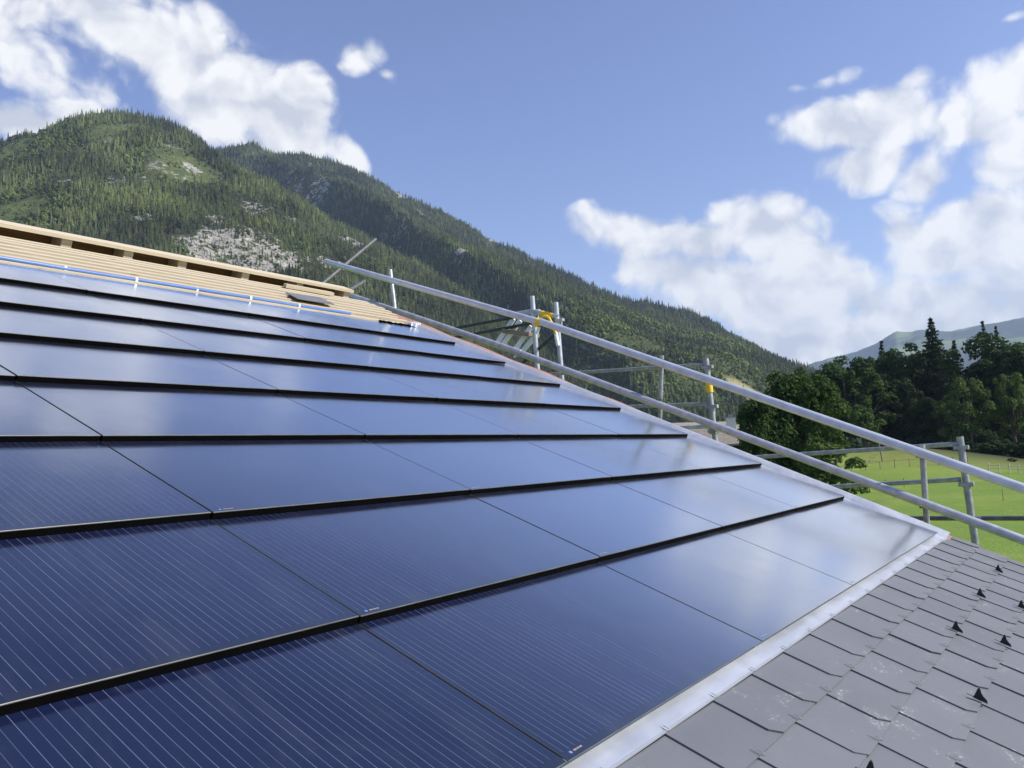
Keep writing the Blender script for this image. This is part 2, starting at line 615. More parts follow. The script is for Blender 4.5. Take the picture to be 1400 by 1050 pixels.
def make_panel(w):
    g = MB()                                    # glass with a small chamfer, its rim paler: light caught on the edge, put into the colour
    b = 0.0011
    t0 = 0.0032
    vs = [(0, 0, -t0), (w, 0, -t0), (w, PANEL_L, -t0), (0, PANEL_L, -t0),
          (0, 0, -b), (w, 0, -b), (w, PANEL_L, -b), (0, PANEL_L, -b),
          (b, b, 0), (w - b, b, 0), (w - b, PANEL_L - b, 0), (b, PANEL_L - b, 0)]
    g.add(vs, [(8, 9, 10, 11)], 0)
    g.add(vs, [(3, 2, 1, 0), (0, 1, 5, 4), (1, 2, 6, 5), (2, 3, 7, 6), (3, 0, 4, 7),
               (4, 5, 9, 8), (5, 6, 10, 9), (6, 7, 11, 10), (7, 4, 8, 11)], 1)
    fr = MB()                                   # black hanging profile below the lower edge, side rails
    fr.box((0.001, 0.0008, -0.0238), (w - 0.001, 0.030, -t0 - 0.0002))
    fr.box((0.002, 0.030, -0.017), (0.016, PANEL_L - 0.04, -t0 - 0.0002))
    fr.box((w - 0.016, 0.030, -0.017), (w - 0.002, PANEL_L - 0.04, -t0 - 0.0002))
    lab = MB()
    a = [(0.034 + 0.0048 * math.cos(k * math.pi / 5), 0.016 + 0.0048 * math.sin(k * math.pi / 5), 0.0004) for k in range(10)]
    lab.add(a, [tuple(range(10))], 0)
    for i, (x0, x1) in enumerate(((0.046, 0.060), (0.062, 0.071), (0.073, 0.082))):
        lab.add([(x0, 0.0135, 0.0004), (x1, 0.0135, 0.0004), (x1, 0.0185, 0.0004), (x0, 0.0185, 0.0004)], [(0, 1, 2, 3)], 1)
    return g, fr, lab


ROWNAME = ['bottom row', 'second row from the bottom', 'third row from the bottom', 'fourth row from the bottom',
           'fourth row from the top', 'third row from the top', 'second row from the top', 'top row, under the pipe']
COLNAME = {3: 'at the right roof edge', 2: 'second from the right roof edge', 1: 'third from the right roof edge',
           0: 'fourth from the right roof edge', -1: 'fifth from the right roof edge'}
PANELROT = (ROOF4 @ Matrix.Rotation(-TILT, 4, 'X'))


def make_panels():
    protos = {}
    for wk, w in (('full', PANEL_W), ('edge', 1.2625), ('full_eaves', PANEL_W), ('edge_eaves', 1.2625)):
        root = empty('solar_panel')
        g, fr, lab = make_panel(w)
        if 'eaves' in wk:                       # lowest row: set back on a bare metal foot, no black profile
            fr = MB()
            fr.box((0.002, 0.016, -0.0235), (w - 0.002, 0.030, -0.0054))
            fr.box((0.002, 0.030, -0.017), (0.016, PANEL_L - 0.04, -0.0054))
            fr.box((w - 0.016, 0.030, -0.017), (w - 0.002, PANEL_L - 0.04, -0.0054))
        kids = [g.build('glass', [M['pv'], M['glass_rim']], root), fr.build('profile', M['flashing' if 'eaves' in wk else 'profile_black'], root),
                lab.build('printed_mark', [M['mark_blue'], M['mark_white']], root)]
        protos[wk] = (root, kids, [True])
    for r in range(8):
        for c in range(-1, 4):
            if r >= 5 and c < 0:
                continue
            root, kids, first = protos[('edge' if c == 3 else 'full') + ('_eaves' if r == 0 else '')]
            if first[0]:
                first[0] = False
                o = root
            else:
                o = root.copy()
                COL.objects.link(o)
                for k in kids:
                    kc = k.copy()
                    COL.objects.link(kc)
                    kc.parent = o
            j = [(random.random() - 0.5) for _ in range(4)]
            o.location = RP(c * COL_W + 0.0035 + j[0] * 0.0015, r * ROW_H + j[1] * 0.002, j[2] * 0.0012)
            o.rotation_euler = (PANELROT @ Matrix.Rotation(j[3] * 0.003, 4, 'Y')).to_euler()
            tag(o, 'black panel in the %s, %s' % (ROWNAME[r], COLNAME[c]), 'solar panel', 'solar panels lapped over the roof')


make_panels()

# ------------------------------------------------------------------ the house and its roof

VR = 5.50                                       # right verge
house = empty('house', RP(VR, -2.45, -0.4) * 1.0)
house.location.z = 0
tag(house, 'house roof under construction with grey slates, metal flashing and bare wooden battens', 'house')


def roof_mb():
    return MB()


def rbox(mb, u0, u1, v0, v1, n0, n1, mi=0):
    return mb.box((u0, v0, n0), (u1, v1, n1), mi, Matrix.Translation((0, 0, Z0)) @ ROOF4)


UL = -3.2                                       # left end of what is built of the roof
rbox(roof_mb(), UL, VR - 0.10, -2.45, 7.0, -0.26, -0.085).build('roof_deck', M['sheathing'], house)
# far slope, behind the ridge
rz = RP(0, 7.02, -0.10)
nm = MB()
nm.add([(UL, rz.y + 0.03, rz.z), (VR - 0.1, rz.y + 0.03, rz.z), (VR - 0.1, rz.y + 6.5, rz.z - 2.9), (UL, rz.y + 6.5, rz.z - 2.9),
        (UL, rz.y + 0.03, rz.z - 0.2), (VR - 0.1, rz.y + 0.03, rz.z - 0.2), (VR - 0.1, rz.y + 6.5, rz.z - 3.1), (UL, rz.y + 6.5, rz.z - 3.1)],
       [(0, 1, 2, 3), (7, 6, 5, 4), (0, 4, 5, 1), (1, 5, 6, 2), (2, 6, 7, 3), (3, 7, 4, 0)])
nm.build('far_roof_slope', M['sheathing'], house)
# walls
zb = RP(0, -2.0, -0.27)
zt = RP(0, 6.9, -0.27)
w = MB()
ye = rz.y + 5.9
ztop_e = rz.z - 2.9 * 5.87 / 6.47 - 0.22
prof = [(zb.y, -1.5), (ye, -1.5), (ye, ztop_e), (zt.y, zt.z - 0.01), (zb.y, zb.z - 0.01)]
x0, x1 = UL + 0.4, VR - 0.75
w.add([(x1, y, z) for y, z in prof] + [(x0, y, z) for y, z in prof],
      [(0, 1, 2, 3, 4), (9, 8, 7, 6, 5), (0, 4, 9, 5), (4, 3, 8, 9), (3, 2, 7, 8), (2, 1, 6, 7)])
w.build('wall', M['render_wall'], house)


def make_slates():
    W, EXP, N0 = 0.3297, 0.1965, -0.034
    V, F, T = [], [], []
    hooks = []
    row = 0
    top = -0.0555
    while True:
        bot = -0.257 - EXP * row
        if bot < -2.5:
            break
        off = 0.744 + (0.165 if row % 2 else 0.0)
        k0 = int(math.floor((UL - off) / W))
        k = k0
        while True:
            ul = off + k * W
            if ul > VR - 0.02:
                break
            ur = min(ul + W + 0.045, VR + 0.02)
            if ul >= UL:
                jl = (random.random() - 0.5)
                jv = (random.random() - 0.5) * 0.006
                ju = (random.random() - 0.5) * 0.006
                jr = (random.random() - 0.5) * 0.003
                vt = top if row == 0 else bot + EXP + 0.07
                th = 0.0048
                lift_b, lift_l = 0.0105 + random.random() * 0.002, 0.0056 + random.random() * 0.0016
                cut = 0.034

                def nn(u, v):
                    a = (u - ul) / (W + 0.045)
                    b = (v - bot) / (EXP + 0.07)
                    return N0 + lift_b * (1 - b) + lift_l * (1 - a) - 0.010
                pr = [(ul + ju, vt), (ul + ju, bot + cut + jv), (ul + cut * 1.02 + ju, bot + jv), (ur, bot + jv + jr), (ur, vt)]
                b0 = len(V)
                for (u, v) in pr:
                    V.append(tuple(RP(u, v, nn(u, v))))
                for (u, v) in pr:
                    V.append(tuple(RP(u, v, nn(u, v) - th)))
                F.append([b0 + i for i in range(5)])
                for i in range(5):
                    j = (i + 1) % 5
                    F.append([b0 + j, b0 + i, b0 + 5 + i, b0 + 5 + j])
                T += [random.random()] * 10
                # a hook at the middle of the lower edge, and on the flashing above the first joints
                if row < 7:
                    hooks.append((ul + W * 0.5, bot, nn(ul + W * .5, bot)))
                    if row == 0:
                        hooks.append((ul + 0.004, -0.055, -0.030))
            k += 1
        row += 1
    me = bpy.data.meshes.new('slate_covering')
    me.from_pydata([tuple(Vector(v) - house.location) for v in V], [], F)
    me.update()
    attr(me, 'tone', T)
    me.materials.append(M['slate'])
    link('slate_covering', me, house)
    # hooks: bent wire, only those near enough to show
    hk = MB()
    hk.tube([Vector((0, 0.030, 0.001)), Vector((0, -0.004, 0.0035)), Vector((0, -0.0085, 0.006)), Vector((0, -0.009, 0.010)), Vector((0, 0.004, 0.0105)), Vector((0, 0.014, 0.009))],
            0.0009, 6, cap=False)
    o0 = None
    lim = 0
    hooks.sort(key=lambda h: (RP(*h) - CAM).length)
    for (u, v, n) in hooks:
        q = CAMR @ (Vector((u, v, n)) - Vector(CAMUVN))
        if q.z <= 0.5:
            continue
        x, y = q.x / q.z * FOC + 700, q.y / q.z * FOC + 525
        if not (600 < x < 1420 and 600 < y < 1070):
            continue
        lim += 1
        if lim > 98:
            break
        if o0 is None:
            o = o0 = hk.build('slate_hook', M['old_steel'], house, world=False)
        else:
            o = o0.copy()
            COL.objects.link(o)
            o.parent = house
        o.location = RP(u, v, n) - house.location
        o.rotation_euler = (ROOF4 @ Matrix.Rotation(rad(random.uniform(-9, 9)), 4, 'Z')).to_euler()


make_slates()

# flashing along the foot of the panels: flat strip with a small folded edge and an upturn under the glass
fl = MB()
pts = [(0.05, -0.0245), (0.012, -0.0262), (-0.050, -0.0282), (-0.0525, -0.0262), (-0.055, -0.0262), (-0.0562, -0.0300), (-0.0562, -0.0335)]
us = np.linspace(UL, 5.335, 60)
vs = [RP(u, v, n) for u in us for v, n in pts]
k = len(pts)
fl.add(vs, [(i * k + j, i * k + j + 1, (i + 1) * k + j + 1, (i + 1) * k + j) for i in range(len(us) - 1) for j in range(k - 1)], 0, False)
fl.build('eaves_flashing', M['flashing'], house)
# verge trim: flat tray beside the panels, upstand and lip
vt = MB()
pts = [(5.10, -0.034), (5.235, -0.030), (5.262, -0.010), (5.290, 0.006), (5.318, 0.012), (5.334, 0.010), (5.336, -0.05)]
vv = np.linspace(-0.058, 5.55, 40)
vs = [RP(u, v, n - (0.006 if i == len(vv) - 1 else 0)) for i, v in enumerate(vv) for u, n in pts]
k = len(pts)
vt.add(vs, [(i * k + j + 1, i * k + j, (i + 1) * k + j, (i + 1) * k + j + 1) for i in range(len(vv) - 1) for j in range(k - 1)], 0, False)
vt.add([RP(u, -0.058, n) for u, n in pts], [tuple(range(k))], 0)
vt.build('verge_trim', M['flashing'], house)
# red membrane outside the trim, widening towards the ridge
rm = MB()
vs, fs = [], []
N = 60
for i in range(N):
    v = -0.075 + (6.0 + 0.075) * i / (N - 1)
    wv = 5.47 + 0.10 * min(1, max(0, v) / 4.5) + 0.012 * math.sin(v * 5.1) + 0.008 * math.sin(v * 13)
    up = 0.016 * max(0, min(1, (v - 1.2) / 3)) + 0.004 * math.sin(v * 7)
    vs += [RP(5.30, v, -0.040), RP(5.355, v, -0.022 + up), RP(wv, v, -0.030 + up * 1.4), RP(wv + 0.006, v, -0.10)]
for i in range(N - 1):
    for j in range(3):
        a = i * 4 + j
        fs.append((a, a + 1, a + 5, a + 4))
rm.add(vs, fs, 0, True)
rm.build('verge_membrane', M['red_membrane'], house)
rbox(MB(), VR - 0.10, VR - 0.072, -2.45, 6.95, -0.27, -0.092).build('barge_board', M['wood'], house)

# battens and the counter battens they lie on
BV = [5.475, 5.63, 5.79, 5.95, 6.11, 6.27, 6.41, 6.54]
for i, v in enumerate(BV):
    r = 5.36 + 0.045 * i + random.uniform(-0.03, 0.03) if i else 5.16
    rbox(MB(), UL, r, v - 0.032, v + 0.032, -0.026 if i == 0 else -0.052, -0.004 - (0.014 if i == 0 else 0.0) + random.uniform(-.002, .002)).build('batten', M['wood'], house)
for u in (5.22, 4.5, 3.75, 3.0, 2.25, 1.5, 0.75, 0.0, -0.75, -1.5, -2.25, -3.0):
    rbox(MB(), u - 0.035, u + 0.035, 5.44, 6.98, -0.084, -0.0525).build('counter_batten', M['wood'], house)
# ridge board on spacer blocks
for u in (5.33, 4.62, 3.90, 3.17, 2.62, 2.06, 1.46, 0.75, 0.05, -0.65, -1.35, -2.05, -2.75):
    rbox(MB(), u - 0.045, u + 0.045, 6.63, 6.80, -0.052, 0.0595).build('spacer_block', M['wood'], house)
rbox(MB(), UL, 5.40, 6.60, 6.79, 0.060, 0.091).build('ridge_board', M['wood'], house)
rbox(MB(), UL, 5.36, 6.81, 6.85, -0.052, 0.058).build('backing_board', M['sheathing'], house)

# frayed dark seal at the right end of the top row
sl = MB()
for i in range(26):
    u = 4.72 + i * 0.018
    h = -0.021 + random.random() * 0.013
    sl.box((u, 5.395 + random.random() * 0.01, -0.03), (u + 0.017, 5.435, h), 0, Matrix.Translation((0, 0, Z0)) @ ROOF4)
sl.build('foam_seal', M['profile_black'], house)
wl = MB()
for i in range(7):
    u = 5.19 + i * 0.022
    wl.box((u, 5.40 + random.random() * 0.02, -0.02), (u + 0.019, 5.46, 0.010 + random.random() * 0.02), 0, Matrix.Translation((0, 0, Z0)) @ ROOF4 @ Matrix.Rotation(random.uniform(-.004, .004), 4, 'Z'))
wl.build('torn_tape', M['clip_white'], house)

# loose slate lying on the battens
ls = MB()
q = [(3.97, 6.05), (4.50, 6.14), (4.30, 5.68), (3.80, 5.66)]
ls.add([RP(u, v, 0.014 + 0.02 * (i in (2, 3))) for i, (u, v) in enumerate(q)] + [RP(u, v, 0.006 + 0.02 * (i in (2, 3))) for i, (u, v) in enumerate(q)],
       [(3, 2, 1, 0), (4, 5, 6, 7), (0, 1, 5, 4), (1, 2, 6, 5), (2, 3, 7, 6), (3, 0, 4, 7)])
o = ls.build('roof_slate', M['grey_sheet'], None, loc=RP(4.15, 5.88, 0.01))
tag(o, 'loose grey slate lying flat on the bare battens near the ridge end', 'slate')
# short batten off-cut in the gap
oc = MB()
rbox(oc, 4.30, 4.98, 6.46, 6.51, 0.0005, 0.040)
o = oc.build('batten_offcut', M['wood'], None, loc=RP(4.6, 6.48, 0.02))
tag(o, 'short pale batten offcut lying under the ridge board behind the loose slate', 'offcut')

# blue pipe with white clips
pp = empty('blue_pipe', RP(1.5, 5.48, 0.03))
tag(pp, 'long blue pipe lying along the lowest wooden batten, held by white clips', 'pipe')
pts = [RP(-3.0 + 0.25 * i, 5.487 + 0.004 * math.sin(i * 1.3), -0.0045 + 0.002 * math.sin(i * 0.9)) for i in range(30)]
pts = [p for p in pts if p.x < 4.33] + [RP(4.36, 5.492, -0.0045)]
MB().tube(pts, 0.0135, 10).build('tube', M['blue_pipe'], pp)
for i, u in enumerate((3.69, 3.14, 2.60, 2.06, 1.51, 0.96)):
    cl = MB()
    cl.tube([RP(u - 0.009, 5.487, -0.0045), RP(u + 0.009, 5.487, -0.0045)], 0.0160, 10)
    rbox(cl, u - 0.010, u + 0.010, 5.466, 5.506, -0.0185, -0.016)
    cl.build('clip', M['clip_white'], pp)

# snow guards: black pointed lugs hooked over the slates
GU = [(0.800, -0.512, 'snow guard half out of the picture at the bottom edge, lowest on the slates'),
      (1.885, -0.660, 'black snow guard nearest the right bottom corner, alone on its slate'),
      (2.720, -0.473, 'black snow guard in the middle of the line, left of the other middle one'),
      (2.865, -0.662, 'black snow guard in the middle of the slates, nearer the eaves than its neighbour'),
      (3.695, -0.470, 'small black snow guard second from the meadow end of the slates'),
      (3.84, -0.665, 'black snow guard cut by the right picture edge'),
      (4.705, -0.470, 'smallest black snow guard, farthest away near the roof edge and scaffold')]


def make_guard(root):
    g = MB()
    # triangular fin with a hollow front edge, standing across the slope, on a foot plate
    prof = [(-0.058, 0.006), (-0.050, 0.020), (-0.022, 0.034), (0.000, 0.052), (0.013, 0.074), (0.026, 0.084), (0.031, 0.070), (0.034, 0.030), (0.036, 0.006)]
    for x0, x1 in ((-0.007, 0.007),):
        vs = [(x0, y, z) for y, z in prof] + [(x1, y, z) for y, z in prof]
        k = len(prof)
        g.add(vs, [tuple(range(k)), tuple(range(2 * k - 1, k - 1, -1))] + [((i + 1) % k, i, i + k, (i + 1) % k + k) for i in range(k)])
    g.box((-0.016, -0.060, 0.0), (0.016, 0.040, 0.006), bev=0.002)
    a = g.build('fin', M['black_plastic'], root, world=False)
    s = MB()
    s.box((-0.004, 0.034, 0.001), (0.004, 0.085, 0.004))
    b = s.build('strap', M['black_plastic'], root, world=False)
    return [a, b]


first = None
for i, (u, v, lab) in enumerate(GU):
    if first is None:
        o = empty('snow_guard')
        kids = make_guard(o)
        first = o
    else:
        o = first.copy()
        COL.objects.link(o)
        for kk in kids:
            kc = kk.copy()
            COL.objects.link(kc)
            kc.parent = o
    o.scale = (0.49, 0.49, 0.49)
    o.location = RP(u, v + 0.024, -0.0215)
    o.rotation_euler = (ROOF4 @ Matrix.Rotation(rad(random.uniform(-5, 5)), 4, 'Z')).to_euler()
    tag(o, lab, 'snow guard', 'snow guards on the slates')

# ------------------------------------------------------------------ guard rail and scaffold tubes


def coupler(p, axis, size, parent, m='dark_steel'):
    """Swivel coupler: two half shells and a bolt."""
    a = Vector(axis).normalized()
    b = a.orthogonal().normalized()
    mb = MB()
    mb.tube([p - a * size * 0.55, p + a * size * 0.55], size * 0.80, 12)
    mb.beam(p - a * size * 0.35 + b * size * 0.7, p + a * size * 0.35 + b * size * 0.7, size * 0.9, size * 0.7, up=a.cross(b) if abs(a.cross(b).z) > .1 else Vector((0, 0, 1)), bev=size * 0.1)
    mb.tube([p + b * size * 0.6, p + b * size * 1.5], size * 0.16, 8)
    mb.tube([p + b * size * 1.3, p + b * size * 1.52], size * 0.28, 6)
    return mb.build('coupler', M[m], parent)


UP_ = 5.83
UR = 5.76
gr = empty('verge_guardrail', at_u(1267, 713, UP_))
tag(gr, 'two sloping metal guard rails with three posts along the roof edge', 'guard rail')


def ext(p, q, a, b):
    d = (q - p)
    return p + d * a, q + d * b


# upper rail: two tubes end to end, lower rail the same
MB().tube([at_u(445, 357.5, UR), at_u(738, 440.5, UR)], 0.036, 16).build('rail', M['aluminium'], gr)
p, q = ext(at_u(738, 439.5, UR), at_u(1400, 668, UR), 0.0, 0.45)
MB().tube([p, q], 0.038, 16).build('rail', M['aluminium'], gr)
MB().tube([at_u(474, 402.5, UR), at_u(712, 482.5, UR)], 0.036, 16).build('rail', M['steel'], gr)
p, q = ext(at_u(707, 481.5, UR), at_u(1400, 739, UR), 0.0, 0.45)
MB().tube([p, q], 0.036, 16).build('rail', M['steel'], gr)


def post(a, b, r, parent, up=0.0, down=1.2, m='steel', name='post'):
    p, q = ext(a, b, -up, down)
    return MB().tube([p, q], r, 14).build(name, M[m], parent)


post(at_u(533.5, 369, UP_), at_u(540.5, 427, UP_), 0.023, gr, down=0.8)
post(at_u(904.8, 486, UP_), at_u(902.3, 573, UP_), 0.0215, gr, down=0.5, m='old_steel')
post(at_u(1260.5, 608, UP_), at_u(1267, 713, UP_), 0.023, gr, down=0.5, m='old_steel')
for px, py in ((534, 383), (540, 425), (902, 495), (901, 550), (1259, 621), (1264, 690)):
    c = at_u(px, py, (UP_ + UR) / 2)
    axis = at_u(1260.5, 608, UP_) - at_u(1267, 713, UP_)
    coupler(c, axis, 0.048, gr, 'old_steel' if px < 600 else 'dark_steel')
coupler(at_u(709, 482, UR), at_u(760, 501, UR) - at_u(709, 482, UR), 0.05, gr, 'steel')
coupler(at_u(737, 440, UR), at_u(760, 448, UR) - at_u(737, 440, UR), 0.05, gr, 'yellow_paint')

US = 7.0


def wedge(px, py, u, parent, s=0.05, m='old_steel'):
    c = at_u(px, py, u)
    mb = MB()
    mb.box((-s * 1.0, -s * 0.5, -s * 0.32), (s * 1.0, s * 0.5, s * 0.32), 0, Matrix.Translation(c + Vector((0, 0, 0))) @ Matrix.Rotation(rad(90), 4, 'Z'), bev=s * 0.08)
    mb.box((-s * 0.16, -s * 0.9, -s * 1.4), (s * 0.16, -s * 0.5, s * 0.4), 0, Matrix.Translation(c) @ Matrix.Rotation(rad(90), 4, 'Z'))
    return mb.build('wedge_coupler', M[m], parent)


def tube_px(a, b, u, r, parent, name, m='old_steel', e0=0.0, e1=0.0, u2=None):
    p, q = ext(at_u(*a, u), at_u(*b, u2 if u2 is not None else u), -e0, e1)
    return MB().tube([p, q], r, 12).build(name, M[m], parent)


# scaffold frame nearest the picture's right edge
s1 = empty('scaffold', at_u(1333, 740, US))
s1.location.z = 0
tag(s1, 'leaning scaffold upright with three level ledgers in front of the meadow', 'scaffold')
f0, f1 = at_u(1312, 597, US), at_u(1333, 740, US)
MB().tube([f0, f0 + (f1 - f0) * 5.2], 0.031, 16).build('standard', M['old_steel'], s1)
tube_px((1035, 625), (1309, 607), US, 0.022, s1, 'ledger', e0=0.6)
tube_px((1146, 665), (1314, 655.5), US, 0.022, s1, 'ledger', e0=0.8)
tube_px((1268, 708.5), (1400, 708.5), US, 0.022, s1, 'ledger', m='dull_steel', e0=0.8, e1=1.0)
for px, py in ((1314, 612), (1321, 662), (1331, 709)):
    wedge(px, py, US, s1, 0.062)

s2 = empty('scaffold', at_u(978, 602, US))
s2.location.z = 0
tag(s2, 'scaffold upright with a yellow band and thin ledgers beside the chalet roof', 'scaffold')
f0, f1 = at_u(965, 490, US), at_u(978, 602, US)
MB().tube([f0, f0 + (f1 - f0) * 6], 0.030, 16).build('standard', M['old_steel'], s2)
MB().tube([f0 + (f1 - f0) * 0.29, f0 + (f1 - f0) * 0.42], 0.038, 16).build('yellow_band', M['yellow_paint'], s2)
tube_px((772, 510.5), (963, 498.5), US, 0.0205, s2, 'ledger', e0=0.3)
tube_px((850, 556.3), (972, 552), US, 0.0205, s2, 'ledger', e0=0.3)
tube_px((925, 585), (974, 583), US, 0.022, s2, 'ledger', m='steel', e0=0.4)
for px, py in ((967, 502), (974, 556), (976, 589)):
    wedge(px, py, US, s2, 0.06)
coupler(at_u(975, 589, US - .03), f1 - f0, 0.055, s2, 'old_steel')

# stair tower top with yellow gate
UT = 7.2
s3 = empty('stair_tower', at_u(735, 507, UT))
s3.location.z = 0
tag(s3, 'top of a scaffold stair tower with pale stair stringers and a yellow gate', 'stair tower')
b0, b1 = at_u(727.5, 405, UT), at_u(735, 507, UT)
MB().tube([b0, b0 + (b1 - b0) * 7], 0.031, 14).build('standard', M['steel'], s3)
c0, c1 = at_u(760, 413.5, UT), at_u(768.5, 520, UT)
MB().tube([c0, c0 + (c1 - c0) * 7], 0.029, 14).build('standard', M['steel'], s3)


def Z5(x, y):
    return (640 + x / 7, 380 + y / 7)


tube_px(Z5(640, 322), Z5(856, 372), UT - 0.03, 0.030, s3, 'top_rail', 'steel')
tube_px(Z5(705, 338), Z5(812, 362), UT - 0.03, 0.036, s3, 'yellow_sleeve', 'yellow_paint')
g = MB()
arc = [(688, 425), (690, 395), (702, 375), (725, 365), (755, 370), (778, 388), (790, 415), (805, 440), (822, 480), (838, 530)]
g.tube([at_u(*Z5(*a), UT - 0.08) for a in arc], 0.019, 10)
g.build('gate_handle', M['yellow_paint'], s3)
tube_px(Z5(838, 525), Z5(862, 650), UT - 0.06, 0.024, s3, 'gate_strut', 'clip_white')
tube_px(Z5(680, 470), Z5(655, 540), UT - 0.06, 0.020, s3, 'gate_strut', 'clip_white')
for (a, b) in (((437, 388), (255, 655)), ((500, 405), (315, 665)), ((606, 462), (430, 715)), ((640, 560), (490, 735))):
    p, q = at_u(*Z5(*a), UT + 0.1), at_u(*Z5(*b), UT + 0.1)
    MB().beam(p, q, 0.062, 0.03, up=Vector((1, 0, 0.2)), bev=0.004).build('stringer', M['clip_white'], s3)
tube_px(Z5(447, 352), Z5(615, 322), UT + 0.05, 0.034, s3, 'handrail', 'steel')
tube_px(Z5(-30, 463), Z5(430, 378), UT + 0.05, 0.020, s3, 'ledger', 'dark_steel', e0=0.35)
tube_px(Z5(-30, 553), Z5(610, 432), UT + 0.05, 0.020, s3, 'ledger', 'dark_steel', e0=0.25)
p, q = at_u(*Z5(375, 513), UT + 0.12), at_u(*Z5(632, 548), UT + 0.12)
MB().beam(p, q, 0.25, 0.055, up=Vector((0, 0, 1)), bev=0.004).build('tread', M['weathered_wood'], s3)
tube_px(Z5(500, 835), Z5(835, 535), UT + 0.02, 0.022, s3, 'brace', 'dark_steel', e0=0.3)
for px, py in (Z5(650, 318), Z5(645, 350), Z5(818, 352), Z5(875, 405)):
    wedge(px, py, UT, s3, 0.055, 'steel')

# two tubes rising behind the ridge
o = tube_px((436, 392), (513.5, 327), 6.1, 0.027, None, 'scaffold_tube', 'dull_steel', e0=1.2, u2=7.2)
tag(o, 'long bare scaffold tube slanting up behind the end of the ridge, crossing the rail', 'scaffold tube', 'slanting tubes behind the ridge')
o = tube_px((474, 399), (497.5, 385), 6.1, 0.027, None, 'scaffold_tube', 'dull_steel', e0=3.0, u2=6.7)
tag(o, 'short stub of scaffold tube poking up beside the right end of the ridge board', 'scaffold tube', 'slanting tubes behind the ridge')

# ------------------------------------------------------------------ ground


CX, CY = CAM.x, CAM.y
FW = Vector((ray(700, 525).x, ray(700, 525).y, 0)).normalized()
RT = Vector((FW.y, -FW.x, 0))


def bump_at(px, d, amp, rx, ry):
    p = at_dist(px, 590, d)
    return p.x, p.y, amp, rx, ry, math.atan2(p.y - CY, p.x - CX)


BUMPS = [bump_at(1190, 172, 3.9, 24, 26), bump_at(1330, 240, 2.0, 40, 60), bump_at(1080, 165, 1.0, 40, 30)]


def ground_h(x, y):
    d = np.hypot(x - CX, y - CY)
    h = 0.0065 * np.clip(d - 30, 0, 400)
    h = h + 0.35 * (fbm(x / 28.0, y / 28.0, 4, 5) - 0.5) * np.clip(d / 40, 0, 1) * 1.6
    h = h - 0.004 * np.clip(d - 600, 0, 3000)
    for bx, by, a, rx, ry, th in BUMPS:
        dx, dy = x - bx, y - by
        r = dx * math.cos(th) + dy * math.sin(th)
        s = -dx * math.sin(th) + dy * math.cos(th)
        h = h + a * np.exp(-(r / ry) ** 2 - (s / rx) ** 2)
    return h


def make_ground():
    rr = np.concatenate([np.linspace(0, 40, 9)[1:], np.linspace(43, 330, 110), np.geomspace(345, 14000, 40)])
    az = np.linspace(0, 2 * np.pi, 361)[:-1]
    # finer towards the meadow
    a0 = math.atan2(ray(1250, 600).y, ray(1250, 600).x)
    az = np.sort(np.concatenate([az, np.linspace(a0 - 0.35, a0 + 0.35, 260)]) % (2 * np.pi))
    R_, A_ = np.meshgrid(rr, az, indexing='ij')
    X, Y = CX + R_ * np.cos(A_), CY + R_ * np.sin(A_)
    Z = ground_h(X, Y)
    V = np.stack([X, Y, Z], -1).reshape(-1, 3)
    V = np.concatenate([V, [[CX, CY, 0]]])
    n, m = R_.shape
    i, j = np.meshgrid(np.arange(n - 1), np.arange(m), indexing='ij')
    a = i * m + j
    b = i * m + (j + 1) % m
    F = np.stack([a, a + m, b + m, b], -1).reshape(-1, 4)
    c = len(V) - 1
    j = np.arange(m)
    F0 = np.stack([np.full(m, c), j, (j + 1) % m, (j + 1) % m], -1)
    me = bpy.data.meshes.new('ground')
    faces = [tuple(f) for f in F.tolist()] + [(c, int(k_), int((k_ + 1) % m)) for k_ in j]
    me.from_pydata([tuple(v) for v in V.tolist()], [], faces)
    me.polygons.foreach_set('use_smooth', [True] * len(faces))
    me.update()
    bx, by = BUMPS[0][0], BUMPS[0][1]
    dd = np.hypot(V[:, 0] - bx, V[:, 1] - by)
    attr(me, 'dry', np.clip(np.exp(-(dd / 30) ** 2) * 1.2 * fbm(V[:, 0] / 14, V[:, 1] / 14, 3, 8) * 1.5, 0, 1))
    # leaf litter where the wood stands
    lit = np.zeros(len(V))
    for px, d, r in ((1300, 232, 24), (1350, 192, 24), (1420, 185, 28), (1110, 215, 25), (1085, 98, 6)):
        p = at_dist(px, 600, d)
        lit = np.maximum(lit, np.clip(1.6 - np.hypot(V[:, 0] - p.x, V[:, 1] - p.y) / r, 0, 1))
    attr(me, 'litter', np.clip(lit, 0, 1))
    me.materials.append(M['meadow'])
    o = link('ground', me)
    tag(o, kind='structure')


make_ground()


def gz(x, y):
    return float(ground_h(np.array([x]), np.array([y]))[0])


# ------------------------------------------------------------------ mountains


def ridge(pts, k_l, k_r, drop=9):
    """[(px, py, distance)] of a crest -> list of 3-D points; slopes fall off k_l / k_r on either side."""
    out = []
    for px, py, d in pts:
        p = at_dist(px, py, d)
        out.append((p.x, p.y, p.z - drop))
    return out, k_l, k_r


